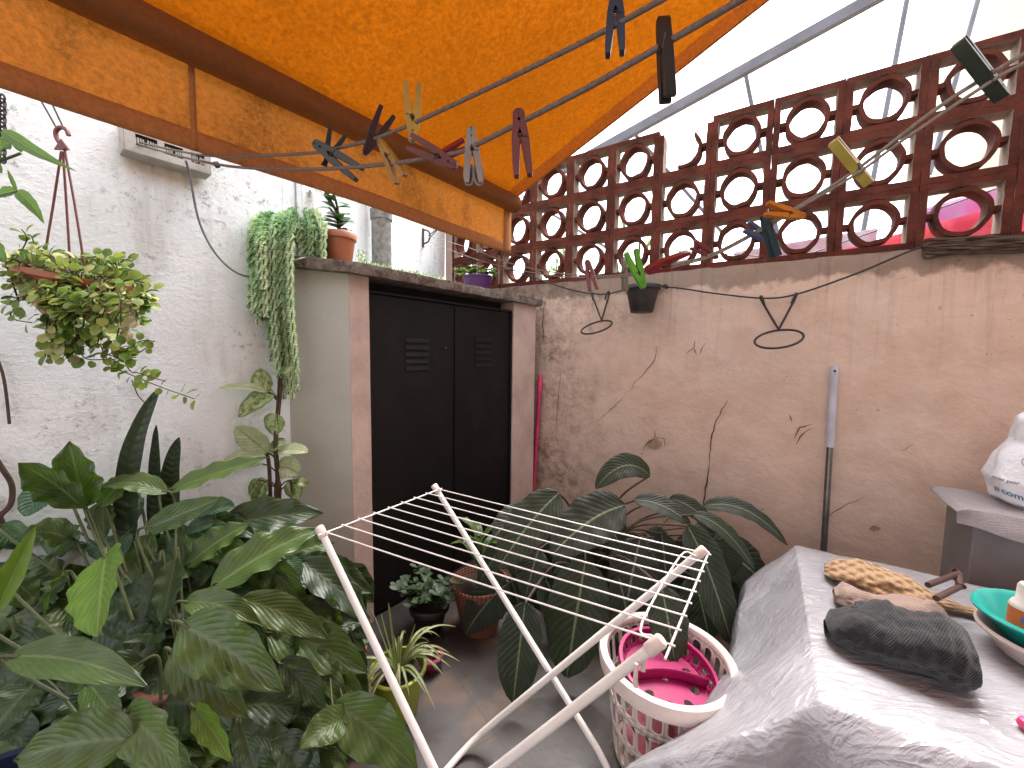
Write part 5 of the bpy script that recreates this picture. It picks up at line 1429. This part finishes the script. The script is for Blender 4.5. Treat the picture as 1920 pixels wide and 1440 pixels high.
# blue bucket
q0 = V((-.96, .70, .0)); root = thing('bucket', q0, 'dark blue plastic bucket half hidden in the lower left corner', 'bucket')
M['blueb'] = pm('navy_plastic', (.01, .018, .05), rough=.4, bump=0)
zb = P(40, 1440, .76).z - .13
mb = MB(); mb.lathe([(0, 0), (.13, 0), (.16, zb), (.17, zb+.004), (.17, zb-.02)], Matrix.Translation(V((P(-80, 1440, .76).x, .76, 0))), 36); mb.build('pail', M['blueb'], root, solid=.004)
root.location = root.location
FULL = 9
# pothos behind
random.seed(5)
po = potted('pothos', V((-1.02, 1.18, 0)), .09, .12, .5, M['terra2'], 'blue green heart leaved climber between the big clump and the white wall')
mb, ms = MB(), MB(); rt = V((-1.02, 1.18, .5))
for b, t, w_, n_ in (((95, 915), (45, 968), 56, (.2, -.9, .3)), ((255, 935), (240, 1000), 54, None), ((372, 960), (440, 950), 40, None), ((285, 1000), (325, 975), 44, None), ((190, 1010), (185, 1050), 40, None), ((150, 1000), (112, 1045), 46, None),
                  ((0, 985), (55, 1030), 66, None), ((405, 975), (350, 1000), 40, None), ((235, 1000), (215, 1060), 50, None), ((390, 1060), (375, 1100), 40, None), ((540, 1050), (560, 1090), 36, None), ((470, 1130), (490, 1170), 36, None), ((20, 1060), (0, 1100), 50, None)):
    hero(mb, ms, rt if b[0] < 300 else None, b, t, w_, 10, random.random(), .06, nrm=n_, p=.35, q=.6, rip=.02)
mb.build('foliage', M['pothos'], po); ms.build('stems', M['stem'], po)
# snake plant
sn = potted('snake_plant', V((-.99, 1.42, 0)), .08, .10, .45, M['terra2'], 'snake plant with three upright dark banded leaves against the white wall')
mb = MB()
for b, m_, t, w_ in (((243, 1010), (225, 850), (299, 728), 40), ((292, 1010), (290, 900), (293, 797), 24), ((325, 1000), (310, 900), (336, 820), 38)):
    d = wdepth(b[0])-.10; mb.leaf([P(*b, d), P(*m_, d), P(*t, d)], w_/F*d, V((.25, -1, 0)).normalized(), p=.18, q=.55, fold=.35, rip=.0, nu=6, nv=24)
mb.build('foliage', M['snake'], sn)
# dieffenbachia climbing in the corner
random.seed(8)
dfp = potted('dieffenbachia', V((Lw.x+.10, Lw.y-.16, 0)), .10, .13, .32, M['terra'], 'tall cane plant with cream blotched leaves in the corner below the hanging succulent')
d = d540-.16
mb, mc, ms = MB(), MB(), MB()
ms.tube(bez([P(522, 1180, d), P(520, 1000, d), P(521, 900, d), P(517, 830, d), P(524, 740, d+.04), P(528, 660, d+.06)], 8), [.015]*16 + [.010]*25, 9)
ms.tube(bez([P(536, 1080, d), P(548, 950, d), P(545, 900, d)], 8), .006, 7); ms.tube(bez([P(508, 1100, d), P(508, 980, d), P(505, 880, d), P(500, 850, d)], 8), .008, 7)
DL_ = [((503, 735), (410, 728), 26, 12, 1, (0, -.5, .9)), ((515, 740), (447, 782), 44, 16, 0, (0, -.8, .6)), ((520, 776), (513, 817), 42, 8, 0, (0, -1, .3)), ((502, 850), (441, 800), 48, 4, 1, (-.2, -.9, .4)),
       ((505, 845), (537, 828), 28, 6, 0, (0, -.7, .7)), ((520, 848), (578, 848), 28, 12, 1, (0, -.6, .8)), ((522, 877), (560, 890), 44, 12, 1, (.2, -.9, .4)), ((500, 848), (420, 862), 28, 8, 1, (0, -.5, .8)), ((492, 870), (415, 880), 20, 6, 1, (0, -.5, .8)),
       ((500, 900), (476, 942), 36, 8, 0, (-.2, -1, .2)), ((545, 900), (557, 938), 32, 6, 0, (.3, -1, .2)), ((555, 905), (578, 910), 22, 8, 0, None), ((497, 735), (487, 690), 40, -4, 0, (0, -1, .2)), ((485, 900), (468, 930), 24, 6, 0, (-.4, -1, .2)),
       ((520, 960), (470, 930), 30, 8, 0, None), ((530, 700), (552, 690), 16, 4, 0, None)]
for b, t, w_, lf, kind, n_ in DL_:
    B, T = P(*b, d), P(*t, d - .02 if t[0] > 450 else d-.02); dd_ = min(d, wdepth(t[0])-.04) if t[0] < 541 else d; T = P(*t, dd_)
    (mc if kind else mb).leaf([B, (B+T)/2 + Z*lf/F*d, T], w_/F*d, V(n_ or (0, -.8, .6)).normalized(), p=.5, q=.65, fold=.2, rip=.02, nu=6, nv=14)
    C_ = P(521, b[1]+18, d); ms.tube(bez([C_, C_.lerp(B, .5) + Z*.01, B], 5), .0032, 5)
mb.build('foliage', M['dief'], dfp); mc.build('pale_leaves', M['dief2'], dfp, label='almost cream coloured leaves'); ms.build('canes', M['bstem'], dfp)

# ------------------------------------------------------------------ pots on the floor by the doors
random.seed(12)
lp = onz(752, 1372, 0); 
rlim = .100
lime = potted('spider_plant', V((lp.x-.035, lp.y+.09, 0)), .078, .108, .20, M['lime'], 'spider plant with striped grassy leaves in a lime green pot', rim=.006, rimh=.02)
mb = MB(); tp = V((lp.x-.035, lp.y+.09, .17))
for i in range(46):
    a = random.uniform(0, 6.28); o_ = V((math.cos(a), math.sin(a), 0)); L = random.uniform(.14, .31); up = random.uniform(.35, 1.1)
    if i < 5: o_ = V((.95, -.1+.12*i, 0)); L = .26; up = .6
    p1 = tp + o_*L*.35 + Z*L*up; p2 = tp + o_*L*random.uniform(.6, 1.1) + Z*L*(up*.9-.45)
    if up > .9: p2 = tp + o_*L*.4 + Z*L*1.15
    mb.leaf([tp + o_*.012, p1, p2], .014, (Z - o_*.3 + V((0, -.3, 0))).normalized(), p=.15, q=.5, fold=.4, rip=.0, nu=2, nv=12)
mb.build('foliage', M['spider'], lime)
jp = onz(805, 1205, 0); jq = V((jp.x-.02, jp.y+.10, 0))
jd = potted('jade_plant', jq, .07, .095, .15, M['potblk'], 'bushy jade plant in a dark pot in front of the black door')
mb, ms = MB(), MB(); tp = jq + Z*.14
for s in range(24):
    a = random.uniform(0, 6.28); o_ = V((math.cos(a)*1.2, math.sin(a), 0)); L = random.uniform(.07, .18)
    stp = bez([tp, tp + Z*L*.6 + o_*L*.3, tp + Z*L*random.uniform(.4, 1.0) + o_*L*.9], 4); ms.tube(stp, .005, 6)
    for k in range(2, len(stp)):
        for s2 in range(2 if k < len(stp)-1 else 5):
            b = random.uniform(0, 6.28); dv_ = V((math.cos(b), math.sin(b), .4)).normalized()
            mb.leaf([stp[k], stp[k] + dv_*.022, stp[k] + dv_*.042], .021, (Z - dv_*.3 + V((0, -.3, 0))).normalized(), p=.6, q=.35, fold=.12, rip=.0, nu=4, nv=6)
mb.build('foliage', M['jade'], jd); ms.build('stems', M['stem'], jd)
def m_weave():
    k = NT('woven_red_brown_plastic'); u, v, _ = k.sep(k.uv())
    a = k.math('ABSOLUTE', k.math('SUBTRACT', k.math('FRACT', k.math('MULTIPLY', u, 44)), .5)); b = k.math('ABSOLUTE', k.math('SUBTRACT', k.math('FRACT', k.math('MULTIPLY', v, 75)), .5))
    mm = k.math('MULTIPLY', k.ramp(a, [(.1, 0.), (.3, 1.)]), k.ramp(b, [(.1, 0.), (.3, 1.)]))
    return k.fin(k.mix(mm, (.28, .10, .05), (.07, .018, .012)), .55, k.bump(mm, .8, .003))
M['weave'] = m_weave()
wp_ = onz(892, 1205, 0); wq = V((wp_.x+.01, wp_.y+.12, 0))
wv = potted('woven_pot_plant', wq, .10, .150, .27, M['weave'], 'reddish brown woven pattern pot with a thick pale stem by the door', rim=.004, rimh=.02)
mb, ms = MB(), MB(); tp = wq + Z*.2
ms.tube(bez([tp, tp + Z*.15, tp + Z*.32 + V((-.01, 0, 0))], 6), [.018-.0005*i for i in range(13)], 9)
for i in range(10):
    a = i*2.4; o_ = V((math.cos(a), math.sin(a), 0)); c0 = tp + Z*(.12+.02*i)
    mb.leaf([c0, c0 + o_*.08 + Z*.12, c0 + o_*.16 + Z*.08], .05, (Z-o_*.4).normalized(), nv=10)
mb.build('foliage', M['spath'], wv); ms.build('stem', M['stem'], wv)
# magenta pot behind the lime one
mq = onz(806, 1252, 0); M['dkmag'] = pm('dark_magenta_plastic', (.22, .01, .07), rough=.5, bump=0)
root = thing('flower_pot', mq, 'small magenta flower pot behind the spider plant', 'pot'); mb = MB(); pot(mb, mq, .04, .052, .07); mb.build('pot', M['dkmag'], root)

# ------------------------------------------------------------------ dark pale veined plant behind the rack
random.seed(15)
cpz = V((.40, 2.1, 0))
cal = potted('calathea', cpz, .14, .18, .28, M['terra2'], 'large plant with dark velvety pale veined leaves behind the drying rack')
mb, ms, md = MB(), MB(), MB(); rt = cpz + Z*.28
CL = [((1218, 892), (1117, 916), 46, 62, 1.9, (.1, -.9, .5)), ((1172, 948), (1034, 1042), 92, 34, 1.85, (-.25, -.85, .6)), ((1048, 925), (934, 1066), 84, 22, 1.9, (-.3, -.85, .5)),
      ((985, 1130), (962, 1318), 84, 10, 1.62, (-.1, -1, .2)), ((1098, 1050), (1062, 1270), 118, 10, 1.75, (-.1, -1, .3)), ((1288, 985), (1372, 1210), 84, 40, 1.72, (.3, -.95, .3)),
      ((1318, 950), (1476, 1022), 36, 60, 1.9, (.1, -.7, .7)), ((1300, 965), (1415, 1068), 34, 44, 1.85, (.1, -.7, .6)), ((1240, 1100), (1265, 1242), 78, 10, 1.55, (.1, -1, .3)),
      ((1190, 938), (1296, 985), 40, 26, 1.95, (.1, -.7, .7)), ((1200, 1010), (1170, 1160), 90, 16, 1.85, None), ((990, 960), (925, 1010), 54, 20, 2.0, (-.3, -.8, .5)), ((1010, 1030), (985, 1120), 60, 10, 1.9, None),
      ((1240, 1000), (1250, 1110), 80, 16, 1.9, None), ((1300, 1080), (1330, 1200), 80, 14, 1.8, None), ((1160, 1080), (1190, 1230), 80, 10, 1.8, None), ((960, 1000), (900, 1090), 44, 10, 2.05, None), ((1120, 960), (1170, 1040), 60, 20, 2.0, None), ((1255, 935), (1345, 1000), 34, 26, 1.95, None)]
for b, t, w_, lf, dd_, n_ in CL:
    B, T = P(*b, dd_), P(*t, dd_-.10); B.z = max(B.z, .05); T.z = max(T.z, .02)
    mb.leaf([B, (B+T)/2 + Z*lf/F*dd_, T], w_/F*dd_, V(n_ or (random.gauss(0, .2), -.9, .4)).normalized(), p=.5, q=.6, fold=.12, rip=.035, nr=5, nu=8, nv=18)
    ms.tube(bez([rt + V((random.gauss(0, .03), 0, 0)), rt.lerp(B, .5) + Z*.12, B], 8), .0055, 6)
for i in range(60):
    x, y = random.uniform(950, 1340), random.uniform(985, 1130); L = random.uniform(70, 140); an = random.uniform(.6, 2.4); dd_ = random.uniform(1.9, 2.2)
    B, T = P(x, y, dd_), P(x+L*math.cos(an), y+L*math.sin(an), dd_-.05)
    if T.z < .03: continue
    mb.leaf([B, (B+T)/2 + Z*.06, T], random.uniform(55, 90)/F*dd_, V((random.gauss(0, .3), -.8, .5)).normalized(), p=.5, q=.6, fold=.12, rip=.035, nr=5)
    ms.tube(bez([rt, rt.lerp(B, .5) + Z*.08, B], 6), .005, 5)
mb.build('foliage', M['cala'], cal); ms.build('stalks', M['bstem'], cal)

# ------------------------------------------------------------------ what shows beyond the blocks
# neighbour's steel frame
def bar(mb, a, b, w_, h_):
    d = (b-a).normalized(); s = d.cross(Z).normalized(); u = s.cross(d); mb.box((a+b)/2, ((b-a).length, w_, h_), (d, s, u))
fr_ = thing('canopy_frame', P(1400, 500, 5), 'grey steel frame of the neighbouring canopy rising behind the block wall', 'canopy frame')
mb = MB(); bar(mb, P(1050, 322, 5.6), P(1760, -70, 3.6), .07, .10); mb.build('beam', M['beam'], fr_)
for a, b, d in (((1394, 120), (1428, 290), 4.6), ((1706, -30), (1625, 400), 4.0), ((1180, 240), (1260, 330), 5.2), ((1850, -60), (1800, 120), 4.2)):
    pa, pb = P(*a, d), P(*b, d); mb = MB(); mb.tube([pa, pb + (pb-pa)*1.2], .022, 8); mb.build('strut', M['beam'], fr_)
mb = MB(); bar(mb, P(990, 372, 6), P(1230, 520, 4.6), .22, .03); mb.build('slat', M['beam'], fr_)
# cream house and low cream wall
def slabwall(name, a, b, z1, mat, label, cat, th=.3, wins=()):
    d = (b-a); d.z = 0; d.normalize(); n = V((d.y, -d.x, 0)); n = n if n.y > 0 else -n
    root = thing(name, (a+b)/2 * 1, label, cat); root.location.z = 0
    mb = MB(); a, b = V((a.x, a.y, 0)), V((b.x, b.y, 0)); mb.prism([(q.x, q.y) for q in (a, b, b+n*th, a+n*th)], -.01, z1); mb.build('wall', mat, root, smooth=False)
    mb = MB(); mb.prism([(q.x, q.y) for q in (a-n*.06, b-n*.06, b+n*(th+.06), a+n*(th+.06))], z1+.001, z1+.08); mb.build('coping', mat, root, smooth=False)
    return root
slabwall('neighbour_house', P(1835, 300, 6.5), P(3000, 300, 4.2), 8.0, M['cream'], 'tall cream rendered house beyond the block wall at the top right', 'house', 4)
slabwall('garden_wall', P(700, 400, 9.0), P(1990, 400, 6.6), 2.9, M['cream'], 'low cream wall seen through the ring blocks', 'wall')
# pink laundry
def cloth(a, b, drop_, amp, nf):
    d = (b-a); n = V((d.y, -d.x, 0)).normalized()
    return lambda u, v: a + d*u - Z*drop_(u)*v + n*amp*math.sin(nf*6.283*u + 1.4*math.sin(3*u+2*v))*(.3+.7*v)
def m_fabric(name, c1, c2, fac=.4):
    k = NT(name); col = k.mix(k.ramp(k.noise(6, 3), [(.4, 0.), (.6, 1.)]), c1, c2); k.fin(col, .8, k.bump(k.noise(30, 3), .2, .01)); return k.translucent(col, fac)
M['pinkf'] = m_fabric('pink_cloth', (.75, .16, .20), (.70, .10, .18)); M['magf'] = m_fabric('mauve_cloth', (.70, .30, .55), (.60, .40, .60)); M['whf'] = m_fabric('white_cloth', (.55, .50, .55), (.5, .35, .42))
pa, pb = P(1480, 492, 3.3), P(1900, 345, 2.75)
ln = MB(); ln.tube([P(1250, 470, 3.9), P(1400, 478, 3.6), pa + Z*.01, pb + Z*.01, P(2000, 325, 2.7)], .005, 6)
tag(ln.build('washing_line', M['wire']), 'thin dark washing line beyond the block wall carrying the pink cloths', 'washing line')
mb = MB(); mb.grid(cloth(P(1700, 400, 3.05), pb, lambda u: .22+.2*u, .035, 4), 60, 12)
tag(mb.build('hung_cloth', M['magf'], solid=.003), 'mauve folded cloth on the line beyond the right end of the blocks', 'cloth', 'laundry beyond the block wall')
mb = MB(); mb.grid(cloth(P(1545, 478, 3.2) - V((0, .12, 0)), P(1905, 378, 2.75) - V((0, .12, 0)), lambda u: .5+.3*u, .03, 7), 90, 12)
tag(mb.build('hung_cloth', M['pinkf'], solid=.003), 'long coral pink cloth hanging lowest beyond the block wall', 'cloth', 'laundry beyond the block wall')
mb = MB(); mb.grid(cloth(P(1400, 462, 3.6) + V((0, .2, 0)), P(1690, 412, 3.2) + V((0, .2, 0)), lambda u: .20, .02, 3), 60, 8)
tag(mb.build('hung_cloth', M['whf'], solid=.003), 'pale striped cloth draped left of the pink one beyond the blocks', 'cloth', 'laundry beyond the block wall')
# green plant beyond the blocks
random.seed(44)
for cx, cyy, dd_, nl, lab in ((1190, 470, 3.9, 40, 'bright green leafy shrub showing through the ring behind the black pot'), (1050, 490, 5.4, 60, 'yellowish green shrub beyond the blocks near the corner')):
    c0 = P(cx, cyy, dd_); rt_ = thing('shrub', V((c0.x, c0.y, 0)), lab, 'shrub'); mb, ms = MB(), MB()
    for i in range(nl):
        p_ = c0 + V((random.gauss(0, .14), random.gauss(0, .14), random.gauss(-.12, .16))); dv_ = V((random.gauss(0, 1), random.gauss(0, 1), .8)).normalized()
        mb.leaf([p_, p_ + dv_*.09, p_ + dv_*.16 - Z*.03], .045, V((0, -.5, .8)).normalized(), nv=7, nu=4)
        if i % 5 == 0: ms.tube(bez([V((c0.x, c0.y, 0)), V((c0.x, c0.y, 1.2)), p_], 6), .008, 6)
    mb.build('foliage', M['bright'], rt_); ms.build('stems', M['stem'], rt_)
